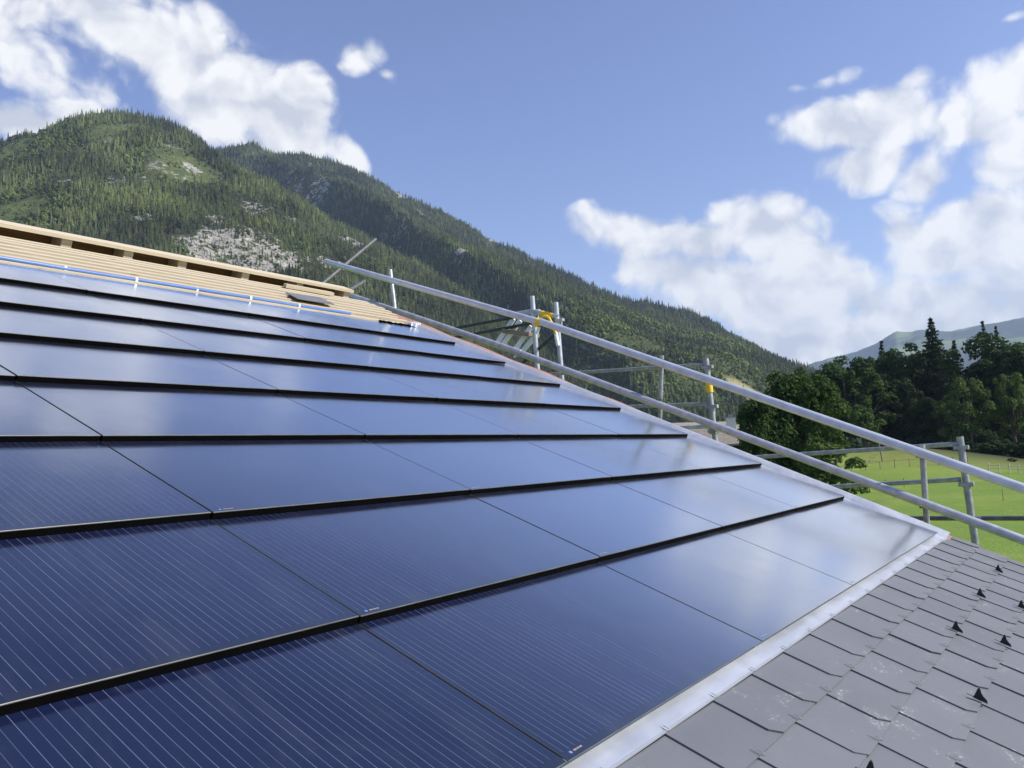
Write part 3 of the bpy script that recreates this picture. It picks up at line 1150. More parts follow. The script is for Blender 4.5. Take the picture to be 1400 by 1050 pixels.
RIDGES = [
    ridge([(-520, 150, 2100), (-250, 205, 1950), (-80, 200, 1850), (0, 187, 1820), (60, 174, 1830), (115, 156, 1850), (165, 149, 1880), (215, 155, 1860), (250, 170, 1800),
           (278, 190, 1740), (300, 213, 1680), (330, 257, 1560), (372, 312, 1410), (408, 372, 1260), (450, 440, 1090), (500, 520, 930)], 1.7, 0.78),
    ridge([(100, 240, 2900), (250, 222, 2750), (300, 203, 2680), (345, 194, 2640), (375, 206, 2620), (405, 203, 2610), (440, 214, 2600), (500, 237, 2580), (560, 268, 2560), (600, 286, 2550), (700, 338, 2500),
           (800, 382, 2440), (850, 402, 2400), (900, 415, 2360), (945, 425, 2320), (1000, 457, 2240), (1050, 482, 2160), (1100, 500, 2060), (1180, 540, 1950), (1300, 600, 1850)], 0.75, 1.22),
    # shoulder in front of the long crest, coming towards the valley: its near flank is turned from the sun
    ridge([(318, 211, 2640), (345, 210, 2560), (400, 222, 2410), (450, 238, 2260), (510, 266, 2060), (560, 292, 1890), (620, 326, 1710), (680, 362, 1550), (760, 422, 1370), (840, 490, 1230), (920, 555, 1080)], 0.62, 1.85),
    ridge([(680, 340, 2460), (760, 382, 2330), (830, 425, 2150), (900, 470, 1930), (980, 520, 1700), (1060, 570, 1480)], 0.55, 0.80),
    ridge([(880, 414, 2330), (940, 446, 2160), (1000, 486, 1950), (1060, 530, 1700)], 0.55, 0.78),
    # small spurs down the face of the left hill
    ridge([(60, 185, 1780), (70, 240, 1560), (85, 310, 1350), (110, 380, 1180)], 0.9, 0.9),
    ridge([(200, 165, 1800), (215, 225, 1580), (240, 290, 1380), (280, 370, 1190)], 0.95, 0.9),
]
for kk, rdef in enumerate(RIDGES):
    pass


def mountain_h(x, y):
    wx = x + 55 * (fbm(x / 230, y / 230, 3, 31) - 0.5) * 2
    wy = y + 55 * (fbm(x / 230, y / 230, 3, 47) - 0.5) * 2
    best = np.full(x.shape, -1e9)
    acc = np.zeros(x.shape)
    S = 14.0
    for pts, kl, kr in RIDGES:
        hr = np.full(x.shape, -1e9)
        for (ax, ay, az_), (bx, by, bz) in zip(pts[:-1], pts[1:]):
            dx, dy = bx - ax, by - ay
            L2 = dx * dx + dy * dy
            for use_w in (True,):
                # warp fades to nothing on the crest so the skyline stays
                t = np.clip(((x - ax) * dx + (y - ay) * dy) / L2, 0, 1)
                d0 = np.hypot(x - ax - t * dx, y - ay - t * dy)
                f = np.clip(d0 / 160, 0, 1)
                xx, yy = x + (wx - x) * f, y + (wy - y) * f
                t = np.clip(((xx - ax) * dx + (yy - ay) * dy) / L2, 0, 1)
                ex, ey = xx - ax - t * dx, yy - ay - t * dy
                d = np.hypot(ex, ey)
                side = dx * ey - dy * ex
                k = np.where(side > 0, kl, kr)
                h = az_ + (bz - az_) * t - k * d * (1 - 0.10 * np.clip(d / 900, 0, 1))
                hr = np.maximum(hr, h)
        m = np.maximum(best, hr)
        lse = np.exp(np.clip((best - m) / S, -50, 0)) + np.exp(np.clip((hr - m) / S, -50, 0))
        best = m + S * np.log(lse) * (m > -1e8)
        best = np.where(m > -1e8, best, m)
    h = best
    det = (fbm(x / 120, y / 120, 5, 71) - 0.5) * 44 + (fbm(x / 34, y / 34, 3, 91) - 0.5) * 15
    fade = np.clip(h / 120, 0, 1)
    return h + det * fade * 0.8


class HField:
    def __init__(self, f0, f1, r0, r1, step):
        self.f = np.arange(f0, f1 + step, step)
        self.r = np.arange(r0, r1 + step, step)
        self.step, self.f0, self.r0 = step, f0, r0
        Fg, Rg = np.meshgrid(self.f, self.r, indexing='ij')
        self.X = CX + FW.x * Fg + RT.x * Rg
        self.Y = CY + FW.y * Fg + RT.y * Rg
        self.H = mountain_h(self.X, self.Y)

    def at(self, x, y):
        fx = ((x - CX) * FW.x + (y - CY) * FW.y - self.f0) / self.step
        rx = ((x - CX) * RT.x + (y - CY) * RT.y - self.r0) / self.step
        i = np.clip(np.floor(fx).astype(int), 0, len(self.f) - 2)
        j = np.clip(np.floor(rx).astype(int), 0, len(self.r) - 2)
        a, b = np.clip(fx - i, 0, 1), np.clip(rx - j, 0, 1)
        H = self.H
        return H[i, j] * (1 - a) * (1 - b) + H[i + 1, j] * a * (1 - b) + H[i, j + 1] * (1 - a) * b + H[i + 1, j + 1] * a * b

    def hit(self, px, py, dmin=500, dmax=3200):
        d = ray(px, py)
        s = np.arange(dmin, dmax, 8.0)
        x, y, z = CAM.x + d.x * s, CAM.y + d.y * s, CAM.z + d.z * s
        h = self.at(x, y)
        k = np.argmax(h > z)
        return (x[k], y[k], float(h[k])) if h[k] > z[k] else None


HF = HField(560, 3300, -2300, 900, 10.0)

ROCKS = [(300, 300, 34, .6), (340, 310, 30, .7), (360, 325, 34, .8), (270, 300, 24, .5), (160, 250, 26, .5), (90, 250, 24, .45), (395, 350, 26, .7), (235, 200, 24, .5), (410, 255, 26, .55), (445, 300, 30, .6), (500, 350, 26, .6), (545, 265, 26, .6), (540, 330, 30, .5), (560, 380, 24, .5), (330, 345, 75, 1.0), (285, 345, 50, 0.95), (375, 345, 55, 0.8), (350, 285, 38, 0.75), (215, 225, 24, 0.8), (262, 232, 26, 0.8), (245, 242, 26, 0.6),
         (430, 275, 60, 0.62), (395, 240, 30, 0.5), (480, 330, 40, 0.6), (455, 365, 26, 0.75), (575, 298, 32, 0.85), (632, 345, 30, 0.8), (600, 318, 22, 0.7),
         (190, 300, 30, 0.55), (145, 195, 22, 0.6), (200, 245, 20, 0.5), (695, 440, 25, 0.5), (880, 500, 15, 0.4), (310, 225, 30, 0.7), (390, 300, 30, 0.5), (670, 330, 30, .5)]
GRASS = [(185, 178, 46, 1.0), (150, 180, 42, 1.0), (212, 180, 30, .9), (25, 205, 40, 0.7), (110, 205, 30, .5), (250, 235, 70, 0.9), (20, 285, 60, 0.7), (45, 250, 40, 0.4), (930, 460, 70, 0.6), (880, 470, 60, 0.5), (1000, 505, 60, 0.6), (950, 520, 40, 0.5)]
HAY = [(1030, 541, 26, 1.0), (1012, 533, 18, 1.0)]
BROAD = [(900, 450, 150), (960, 470, 130), (850, 465, 120), (1010, 500, 110), (920, 510, 90), (20, 290, 80), (40, 210, 90), (240, 235, 60), (990, 480, 80), (1050, 500, 80), (790, 440, 60), (640, 520, 60)]


def blob_field(lst, x, y, dmin=500):
    out = np.zeros(x.shape)
    for it in lst:
        h = HF.hit(it[0], it[1], dmin)
        if h is None:
            continue
        d = np.hypot(x - h[0], y - h[1])
        out = np.maximum(out, (it[3] if len(it) > 3 else 1.0) * np.clip(1.5 - d / it[2], 0, 1))
    return out


def make_mountain():
    X, Y, H = HF.X, HF.Y, HF.H
    n, m = H.shape
    V = np.stack([X, Y, H], -1).reshape(-1, 3)
    i, j = np.meshgrid(np.arange(n - 1), np.arange(m - 1), indexing='ij')
    a = (i * m + j).ravel()
    F = np.stack([a, a + 1, a + m + 1, a + m], -1)
    G = ground_h(V[:, 0], V[:, 1])
    keep = (V[F, 2] > (G[F] - 25)).any(1)
    F = F[keep]
    used = np.unique(F)
    mp = -np.ones(len(V), int)
    mp[used] = np.arange(len(used))
    V, F = V[used], mp[F]
    me = mesh_np('mountain', V, F[:, ::-1], [M['mountain']])
    gy, gx = np.gradient(H, HF.step)
    steep = np.hypot(gx, gy).ravel()[used]
    nz = fbm(V[:, 0] / 60, V[:, 1] / 60, 4, 12)
    rock = blob_field(ROCKS, V[:, 0], V[:, 1]) * 1.0 * (0.55 + 0.9 * nz)
    rock = np.maximum(rock, np.clip((steep - 1.25) * 1.4, 0, 0.5) * (nz > 0.5))
    attr(me, 'rock', np.clip(rock * 0.8, 0, 0.60))
    attr(me, 'grass', np.clip(blob_field(GRASS, V[:, 0], V[:, 1]) * (0.6 + 0.8 * nz), 0, 1))
    attr(me, 'hay', np.clip(blob_field(HAY, V[:, 0], V[:, 1], 700) * 2, 0, 1))
    o = link('mountain', me)
    tag(o, kind='structure')


make_mountain()


def make_far_hill():
    sky = [(1020, 545), (1060, 515), (1105, 497), (1140, 487), (1175, 478), (1200, 467), (1225, 453), (1262, 452), (1300, 453), (1330, 446), (1365, 440), (1400, 433), (1460, 424), (1560, 430), (1700, 470), (1900, 560)]
    nu, nv = 220, 60
    xs = np.linspace(1000, 1900, nu)
    sy = np.interp(xs, [a for a, b in sky], [b for a, b in sky]) + 3.2 * (fbm(xs / 11.0, xs * 0 + 3, 4, 3) - 0.5) + 5 * (fbm(xs / 50.0, xs * 0 + 3, 3, 13) - 0.5)
    V = np.zeros((nu, nv, 3))
    for i in range(nu):
        p = at_dist(xs[i], sy[i], 8200)
        dx, dy = (p.x - CX) / 8200, (p.y - CY) / 8200
        for j in range(nv):
            t = j / (nv - 1)
            if t <= 0.75:
                k = t / 0.75
                d = 5000 + 3200 * k
                z = -25 + (p.z + 25) * (k ** 1.15)
            else:
                k = (t - 0.75) / 0.25
                d = 8200 + 900 * k
                z = p.z * (1 - k) - 25 * k
            V[i, j] = (CX + dx * d, CY + dy * d, z)
    x, y = V[..., 0], V[..., 1]
    w = np.sin(np.clip(np.arange(nv) / (nv - 1) / 0.75, 0, 2) * np.pi).clip(0, 1)[None, :]
    V[..., 2] += w * 420 * (np.abs(fbm(x / 900, y / 900, 5, 61) - 0.5) * -2 + 0.25)
    i, j = np.meshgrid(np.arange(nu - 1), np.arange(nv - 1), indexing='ij')
    a = (i * nv + j).ravel()
    F = np.stack([a, a + nv, a + nv + 1, a + 1], -1)
    me = mesh_np('far_hill', V.reshape(-1, 3), F, [M['far']])
    tag(link('far_hill', me), kind='structure')


make_far_hill()

# ------------------------------------------------------------------ forest on the mountain (one mass)


def conifer_proto(name, h, r, seed, m, layers=9, k=9):
    g = np.random.default_rng(seed)
    V, F = [], []
    for L in range(layers):
        t = L / (layers - 1)
        z0 = h * (0.10 + 0.86 * t)
        rr = r * (1 - t) ** 0.8 * (0.85 + 0.3 * g.random()) + 0.25
        tip = z0 + h * 0.20 * (1 - 0.5 * t)
        b = len(V)
        V.append((0, 0, min(tip, h)))
        a0 = g.random() * 6.28
        for q in range(k * 2):
            a = a0 + q * math.pi / k
            s = rr * ((0.8 + 0.45 * g.random()) if q % 2 == 0 else (0.42 + 0.2 * g.random()))
            V.append((s * math.cos(a), s * math.sin(a), z0 - (0.13 * h * (1 - t) * 0.45 * g.random() + 0.2 if q % 2 == 0 else -0.25)))
        for q in range(k * 2):
            F.append((b, b + 1 + q, b + 1 + (q + 1) % (k * 2)))
    b = len(V)
    for zz, rr in ((-2, 0.35), (h * 0.5, 0.2)):
        for q in range(4):
            V.append((rr * math.cos(q * 1.57), rr * math.sin(q * 1.57), zz))
    for q in range(4):
        F.append((b + q, b + (q + 1) % 4, b + 4 + (q + 1) % 4))
        F.append((b + q, b + 4 + (q + 1) % 4, b + 4 + q))
    mi = [0] * (len(F) - 8) + [1] * 8
    me = mesh_np(name, np.array(V), np.array(F), [m, M['bark']], False, mi)
    return bpy.data.objects.new(name, me)


def broad_proto(name, h, r, seed, m):
    g = np.random.default_rng(seed)
    V, F = [], []
    n = 230
    for _ in range(n):
        a, zz = g.random() * 6.283, g.random() * 2 - 1
        rad_ = (0.72 + 0.28 * g.random())
        q = math.sqrt(max(0, 1 - zz * zz))
        lump = 1 + 0.18 * math.sin(3 * a + seed) + 0.12 * math.sin(5 * zz + 2 * a)
        c = Vector((r * q * math.cos(a) * rad_ * lump, r * q * math.sin(a) * rad_ * lump, h * 0.58 + h * 0.42 * zz * rad_))
        nrm = Vector((q * math.cos(a), q * math.sin(a), zz + 0.35)).normalized()
        nrm = (nrm + Vector(g.normal(size=3)) * 0.45).normalized()
        t1 = nrm.orthogonal().normalized()
        t2 = nrm.cross(t1)
        s = 0.55 + 0.65 * g.random()
        b = len(V)
        for (p, qq) in ((-1, -.7), (.9, -.9), (1.1, .7), (-.6, 1)):
            V.append(tuple(c + t1 * p * s + t2 * qq * s))
        F += [(b, b + 1, b + 2), (b, b + 2, b + 3)]
    me = mesh_np(name, np.array(V), np.array(F), [m], False)
    return bpy.data.objects.new(name, me)


def dead_proto(name, h):
    mb = MB()
    mb.tube([(0, 0, -1), (0.1, 0, h * 0.6), (0, 0.1, h)], [0.32, 0.22, 0.05], 6, cap=False)
    g = random.Random(5)
    for i in range(10):
        z = h * (0.3 + 0.065 * i)
        a = g.random() * 6.28
        l = 1.6 * (1 - i / 12)
        mb.tube([(0, 0, z), (l * math.cos(a), l * math.sin(a), z + 0.3)], [0.09, 0.03], 4, cap=False)
    me = bpy.data.meshes.new(name)
    me.from_pydata(mb.v, [], mb.f)
    me.materials.append(M['pale_wood'])
    return bpy.data.objects.new(name, me)


PROTO = [conifer_proto('spruce_a', 27, 3.3, 1, M['forest_needle']), conifer_proto('spruce_b', 23, 2.8, 2, M['forest_needle'], 8, 8),
         conifer_proto('spruce_c', 30, 3.5, 3, M['forest_needle'], 10, 9), conifer_proto('spruce_d', 17, 2.6, 4, M['forest_needle'], 7, 8),
         broad_proto('broadleaf_a', 14, 4.6, 5, M['forest_leaf']), broad_proto('broadleaf_b', 10, 4.0, 6, M['forest_leaf']),
         dead_proto('dead_spruce', 22)]


def instancer(name, pts, idx, scl, rot, tint, shade):
    me = bpy.data.meshes.new(name)
    me.vertices.add(len(pts))
    me.vertices.foreach_set('co', np.asarray(pts, np.float32).ravel())
    attr(me, 'scl', scl)
    attr(me, 'rotz', rot)
    attr(me, 'tint', tint)
    attr(me, 'shade', shade)
    a = me.attributes.new('idx', 'INT', 'POINT')
    a.data.foreach_set('value', np.asarray(idx, np.int32))
    o = link(name, me)
    ng = bpy.data.node_groups.new(name + '_nodes', 'GeometryNodeTree')
    ng.interface.new_socket('Geometry', in_out='INPUT', socket_type='NodeSocketGeometry')
    ng.interface.new_socket('Geometry', in_out='OUTPUT', socket_type='NodeSocketGeometry')
    N_, L_ = ng.nodes, ng.links
    gi, go = N_.new('NodeGroupInput'), N_.new('NodeGroupOutput')
    g2i = N_.new('GeometryNodeGeometryToInstance')
    for pr in reversed(PROTO):
        oi = N_.new('GeometryNodeObjectInfo')
        oi.inputs['Object'].default_value = pr
        oi.inputs['As Instance'].default_value = True
        L_.new(oi.outputs['Geometry'], g2i.inputs[0])
    # the order of a multi-input follows link order from last to first, so join explicitly
    for l in list(g2i.inputs[0].links):
        L_.remove(l)
    iop = N_.new('GeometryNodeInstanceOnPoints')
    L_.new(gi.outputs[0], iop.inputs['Points'])

    def named(nm, t):
        q = N_.new('GeometryNodeInputNamedAttribute')
        q.data_type = t
        q.inputs['Name'].default_value = nm
        return q.outputs['Attribute']
    rj = N_.new('ShaderNodeCombineXYZ')
    L_.new(named('rotz', 'FLOAT'), rj.inputs[2])
    join = N_.new('GeometryNodeJoinGeometry')
    # one instancer per kind, its points picked by the index
    for k_, pr in enumerate(PROTO):
        oi = N_.new('GeometryNodeObjectInfo')
        oi.inputs['Object'].default_value = pr
        oi.inputs['As Instance'].default_value = True
        cmp_ = N_.new('FunctionNodeCompare')
        cmp_.data_type = 'INT'
        cmp_.operation = 'EQUAL'
        L_.new(named('idx', 'INT'), cmp_.inputs[2])
        cmp_.inputs[3].default_value = k_
        ip = N_.new('GeometryNodeInstanceOnPoints')
        L_.new(gi.outputs[0], ip.inputs['Points'])
        L_.new(cmp_.outputs[0], ip.inputs['Selection'])
        L_.new(oi.outputs['Geometry'], ip.inputs['Instance'])
        L_.new(rj.outputs[0], ip.inputs['Rotation'])
        L_.new(named('scl', 'FLOAT'), ip.inputs['Scale'])
        L_.new(ip.outputs[0], join.inputs[0])
    N_.remove(iop)
    N_.remove(g2i)
    L_.new(join.outputs[0], go.inputs[0])
    md = o.modifiers.new('trees', 'NODES')
    md.node_group = ng
    return o


def make_forest():
    N = 780000
    f = rng.uniform(600, 3000, N)
    r = rng.uniform(-2000, 860, N)
    keep = (r / f > -0.92) & (r / f < 0.62)
    f, r = f[keep], r[keep]
    x, y = CX + FW.x * f + RT.x * r, CY + FW.y * f + RT.y * r
    h = HF.at(x, y)
    g = ground_h(x, y)
    keep = h > g + 1
    x, y, h = x[keep], y[keep], h[keep]
    # drop what lies well behind a crest
    vis = np.ones(len(x), bool)
    el = (h + 34 - CAM.z)
    for s in np.linspace(0.35, 0.985, 60):
        hx = HF.at(CX + (x - CX) * s, CY + (y - CY) * s)
        inside = (((x - CX) * FW.x + (y - CY) * FW.y) * s) > 560
        vis &= ~(inside & (hx > CAM.z + el * s))
    x, y, h = x[vis], y[vis], h[vis]
    n1 = fbm(x / 90, y / 90, 4, 21)
    n2 = fbm(x / 260, y / 260, 3, 22)
    rock = blob_field(ROCKS, x, y)
    grass = blob_field(GRASS, x, y)
    hay = blob_field(HAY, x, y, 700)
    broad = blob_field(BROAD, x, y)
    nz = fbm(x / 60, y / 60, 4, 12)
    rk = np.clip(rock * (0.55 + 0.9 * nz) * 1.5, 0, 0.80) * np.clip(0.45 + 1.2 * fbm(x / 22, y / 22, 3, 77), 0, 1)
    gr_ = np.clip(grass * (0.6 + 0.8 * nz) * 1.25, 0, 0.96)
    dens = 0.92 * (1 - rk) * (1 - gr_) * (hay < 0.15)
    dens *= np.clip(0.55 + 1.1 * n1, 0.3, 1.0)
    keep = rng.random(len(x)) < dens
    sel = lambda a: a[keep]
    x, y, h, n1, n2, broad, gr_, rk = map(sel, (x, y, h, n1, n2, broad, gr_, rk))
    n = len(x)
    pb = np.clip(broad * 0.75 + (n2 > 0.60) * 0.18 + gr_ * 0.4, 0.02, 0.9)
    isb = rng.random(n) < pb
    idx = rng.choice(4, n, p=[0.32, 0.26, 0.22, 0.20])
    idx = np.where(isb, 4 + (rng.random(n) < 0.5), idx)
    dead = (rng.random(n) < 0.010 + 0.05 * gr_) & ~isb
    idx = np.where(dead, 6, idx)
    scl = (0.24 + 0.56 * rng.random(n) ** 1.8) * (0.85 + 0.3 * n1) * np.where(rk > 0.4, 0.7, 1) * np.where(gr_ > 0.5, 0.6, 1)
    tint = np.clip(np.where(isb, rng.uniform(0.1, 1.0, n), rng.random(n) ** 3 * 0.7 + (n2 - 0.42) * 1.6), 0, 1)
    shade = rng.uniform(0.5, 1.5, n) * np.clip(0.1 + 1.8 * fbm(x / 75, y / 75, 3, 55), 0.4, 1.7)
    o = instancer('mountain_forest', np.stack([x, y, h - 0.5], -1), idx, scl, rng.uniform(0, 6.28, n), tint, shade)
    tag(o, kind='stuff')
    print('forest trees', n)


make_forest()

# ------------------------------------------------------------------ trees one can tell apart


def leaf_quads(C, Nrm, size, g, asp=0.75):
    """numpy: one leaf-clump face for every centre."""
    n = len(C)
    Nrm = Nrm + g.normal(size=(n, 3)) * 0.55
    Nrm /= np.linalg.norm(Nrm, axis=1, keepdims=True) + 1e-9
    ref = g.normal(size=(n, 3))
    t1 = np.cross(Nrm, ref)
    t1 /= np.linalg.norm(t1, axis=1, keepdims=True) + 1e-9
    t2 = np.cross(Nrm, t1)
    s = (size * g.uniform(0.6, 1.35, n))[:, None]
    bend = Nrm * s * 0.25
    V = np.stack([C - t1 * s, C - t2 * s * asp + bend * g.uniform(-1, 1, (n, 1)), C + t1 * s, C + t2 * s * asp + bend * g.uniform(-1, 1, (n, 1))], 1).reshape(-1, 3)
    F = np.arange(4 * n).reshape(-1, 4)
    return V, F


def broad_mesh(seed, H, W, nleaf, leaf, m, low=0.16, clumps=46, pointy=0.0):
    """Crown of leaf clumps around limbs; origin at the foot."""
    g = np.random.default_rng(seed)
    cc, cr = [], []
    zc, rz_ = H * (low + 1) / 2, H * (1 - low) / 2
    while len(cc) < clumps:
        d = g.normal(size=3)
        d /= np.linalg.norm(d)
        rr = g.random() ** 0.38 * 0.86
        env = 1.0 - pointy * max(0, d[2]) * 0.55
        p = np.array([d[0] * W * rr * env, d[1] * W * rr * env, zc + d[2] * rz_ * rr])
        p[:2] *= (1 + 0.22 * math.sin(3 * math.atan2(d[1], d[0]) + seed))
        cc.append(p)
        cr.append(W * g.uniform(0.12, 0.27))
    cc, cr = np.array(cc), np.array(cr)
    k = g.choice(clumps, nleaf, p=cr ** 2 / (cr ** 2).sum())
    d = g.normal(size=(nleaf, 3))
    d /= np.linalg.norm(d, axis=1, keepdims=True)
    d[:, 2] = np.where(d[:, 2] < -0.35, -d[:, 2], d[:, 2])
    rr = g.uniform(0.55, 1.12, nleaf) ** 0.7
    C = cc[k] + d * (cr[k] * rr)[:, None] * np.array([1, 1, 0.95])
    V, F = leaf_quads(C, d + np.array([0, 0, 0.5]), leaf, g)
    crown = mesh_np('crown', V, F, [m], False)
    tr = MB()
    r0 = W * 0.075
    top = Vector((0.1 * W * g.normal(), 0.1 * W * g.normal(), H * 0.72))
    tr.tube([(0, 0, -0.6), (0.02 * W, 0, H * 0.18), tuple(top * 0.6 + Vector((0, 0, 0.0))), tuple(top)], [r0 * 1.3, r0, r0 * 0.6, r0 * 0.2], 9, cap=False)
    for q in range(16):
        p = cc[g.integers(clumps)]
        s = Vector((0.01 * W, 0, H * g.uniform(0.15, 0.45)))
        mid = s.lerp(Vector(p), 0.55) + Vector((0, 0, -0.04 * H))
        tr.tube([s, mid, Vector(p)], [r0 * 0.42, r0 * 0.26, r0 * 0.08], 6, cap=False)
    me = bpy.data.meshes.new('trunk')
    me.from_pydata([tuple(v) for v in tr.v], [], tr.f)
    me.polygons.foreach_set('use_smooth', [True] * len(tr.f))
    me.materials.append(M['bark'])
    return crown, me


def spruce_mesh(seed, H, W, m, whorls=30, per=9):
    g = np.random.default_rng(seed)
    C, Nn, S = [], [], []
    tr = MB()
    tr.tube([(0, 0, -0.6), (0, 0, H * 0.5), (0, 0, H)], [H * 0.012, H * 0.007, 0.03], 8, cap=False)
    for wv in range(whorls):
        t = wv / (whorls - 1)
        z = H * (0.04 + 0.95 * t)
        L = W * ((1 - t) ** 0.85) * g.uniform(0.78, 1.12) + 0.18
        n = max(5, int(per * (1 - 0.4 * t)))
        a0 = g.random() * 6.28
        for b in range(n):
            a = a0 + b * 6.283 / n + g.normal() * 0.2
            l = L * g.uniform(0.6, 1.15)
            droop = g.uniform(0.12, 0.40) * (1 - 0.5 * t)
            e = np.array([math.cos(a), math.sin(a), 0])
            sd = np.array([-math.sin(a), math.cos(a), 0])
            nq = max(5, int(l * 5.5))
            for q in range(nq):
                s = ((q + g.random()) / nq) ** 0.8
                side = g.normal() * 0.26 * l * (1 - s * 0.7)
                hang = 0.45 * g.random()
                C.append(e * l * s + sd * side + np.array([0, 0, z - droop * l * s * s - abs(side) * 0.35 - hang]))
                if g.random() < 0.5:
                    Nn.append(e * 0.35 + np.array([0, 0, 1]) + sd * np.sign(side) * 0.35)
                else:
                    Nn.append(e * 0.9 + sd * g.normal() * 0.6 + np.array([0, 0, 0.25]))
                S.append(0.42 + 0.34 * (1 - t))
    V, F = leaf_quads(np.array(C), np.array(Nn), np.array(S) * H / 30, g, 0.42)
    crown = mesh_np('crown', V, F, [m], False)
    me = bpy.data.meshes.new('trunk')
    me.from_pydata([tuple(v) for v in tr.v], [], tr.f)
    me.materials.append(M['bark'])
    return crown, me


KIND = {
    'round': broad_mesh(3, 13.0, 4.3, 26000, 0.14, M['leaf_green'], 0.03, 120),
    'broad': broad_mesh(5, 28.0, 9.5, 16000, 0.36, M['leaf_dark'], 0.03, 120),
    'broad2': broad_mesh(8, 27.0, 10.0, 16000, 0.36, M['leaf_dark'], 0.03, 110, 0.5),
    'mid': broad_mesh(13, 24.0, 8.5, 15000, 0.32, M['leaf_green'], 0.03, 100),
    'light': broad_mesh(21, 14.0, 5.6, 9000, 0.2, M['leaf_light'], 0.10, 44),
    'small': broad_mesh(34, 8.0, 3.3, 5200, 0.16, M['leaf_light'], 0.05, 30, 0.3),
    'bush': broad_mesh(55, 3.2, 2.6, 3000, 0.13, M['leaf_light'], 0.0, 22),
    'shrub': broad_mesh(56, 3.6, 4.2, 3000, 0.2, M['leaf_dark'], 0.0, 22),
    'spruce': spruce_mesh(2, 36.0, 7.2, M['needle'], 44, 11),
    'spruce2': spruce_mesh(7, 30.0, 5.0, M['needle'], 38, 9),
}


def crown_top(me):
    a = np.empty(len(me.vertices) * 3, np.float32)
    me.vertices.foreach_get('co', a)
    return float(np.percentile(a[2::3], 99.7))


KSIZE = {k_: crown_top(v_[0]) for k_, v_ in KIND.items()}


def tree(kind, px, top, d, label, wide=1.0, name='tree', cat='tree', group=None, rot=None, sink=0.3):
    """Tree at a distance, as tall as it must be to reach the given skyline."""
    p = at_dist(px, top, d)
    z = gz(p.x, p.y) - sink
    H = p.z - z
    s = H / KSIZE[kind]
    o = empty(name, (p.x, p.y, z))
    o.rotation_euler = (0, 0, rot if rot is not None else random.uniform(0, 6.28))
    o.scale = (s * wide, s * wide, s)
    link('crown', KIND[kind][0], o)
    link('trunk', KIND[kind][1], o)
    tag(o, label, cat, group)
    return o


WOOD = 'trees at the edge of the meadow'
tree('round', 1083, 512, 92, 'big round leafy tree beside the chalet, sunlit on its right side', 0.95, 'leafy_tree', rot=0.6)
tree('round', 1040, 548, 90, 'lower dark leafy tree leaning over the chalet chimney', 0.75, 'leafy_tree', rot=3.4)
tree('small', 1134, 606, 84, 'pale flowering bush at the foot of the big round tree', 1.2, 'bush', 'bush', rot=1.0)
tree('small', 1181, 563, 186, 'small pale green tree standing alone in front of the dark wood', 1.18, 'leafy_tree')
tree('mid', 1152, 488, 232, 'broad green tree left of the wood, under the blue hill slope', 1.0, 'leafy_tree', group=WOOD)
tree('mid', 1112, 505, 235, 'smaller rounded tree behind the big round tree, lowest of the wood', 0.95, 'leafy_tree', group=WOOD)
tree('spruce2', 1205, 468, 258, 'dark conifer with a knobby top left of the sunlit leafy crown', 1.15, 'conifer', group=WOOD)
tree('broad2', 1196, 492, 248, 'dark leafy tree below the knobby conifer top', 0.72, 'leafy_tree', group=WOOD)
tree('mid', 1240, 475, 250, 'tall leafy tree with yellowish sunlit top left of the big spruce', 0.9, 'leafy_tree', group=WOOD)
tree('broad2', 1224, 520, 240, 'dark leafy tree in front, filling the shade under the yellowish top', 0.85, 'leafy_tree', group=WOOD)
tree('spruce', 1272, 438, 246, 'tallest spruce of the wood with layered branches against the sky', 1.35, 'conifer', group=WOOD)
tree('spruce2', 1304, 467, 250, 'slim pointed spruce just right of the tallest spruce', 1.3, 'conifer', group=WOOD)
tree('spruce2', 1290, 500, 238, 'dark low spruce between the two pointed spruces', 1.2, 'conifer', group=WOOD)
tree('light', 1318, 518, 198, 'light green spreading tree with layered sunlit boughs before the dark wood', 0.85, 'leafy_tree', group=WOOD)
tree('spruce2', 1343, 441, 244, 'thin spruce tip rising behind the big dark right tree', 0.9, 'conifer', group=WOOD)
tree('spruce2', 1361, 448, 246, 'second spruce tip behind the crown of the big dark right tree', 0.9, 'conifer', group=WOOD)
tree('broad', 1350, 457, 226, 'massive dark leafy tree on the right with a rounded crown', 1.0, 'leafy_tree', group=WOOD)
tree('broad2', 1392, 478, 220, 'dark leafy tree cut by the right picture edge', 0.85, 'leafy_tree', group=WOOD)
tree('broad', 1435, 470, 222, 'dark leafy tree mostly beyond the right picture edge', 0.9, 'leafy_tree', group=WOOD)
tree('light', 1378, 512, 200, 'paler tree with lit boughs in front of the massive dark tree', 0.6, 'leafy_tree', group=WOOD)
tree('broad2', 1262, 545, 232, 'dark leafy tree at the wood edge under the tallest spruce', 1.2, 'leafy_tree', group=WOOD)
tree('broad', 1350, 588, 186, 'dark low tree at the wood edge below the light green boughs', 1.3, 'leafy_tree', group=WOOD)
tree('broad2', 1408, 582, 182, 'dark low tree at the right end of the wood edge', 1.25, 'leafy_tree', group=WOOD)
tree('bush', 1384, 626, 158, 'sunlit pale bush at the foot of the wood near the white fence', 1.3, 'bush', 'bush')
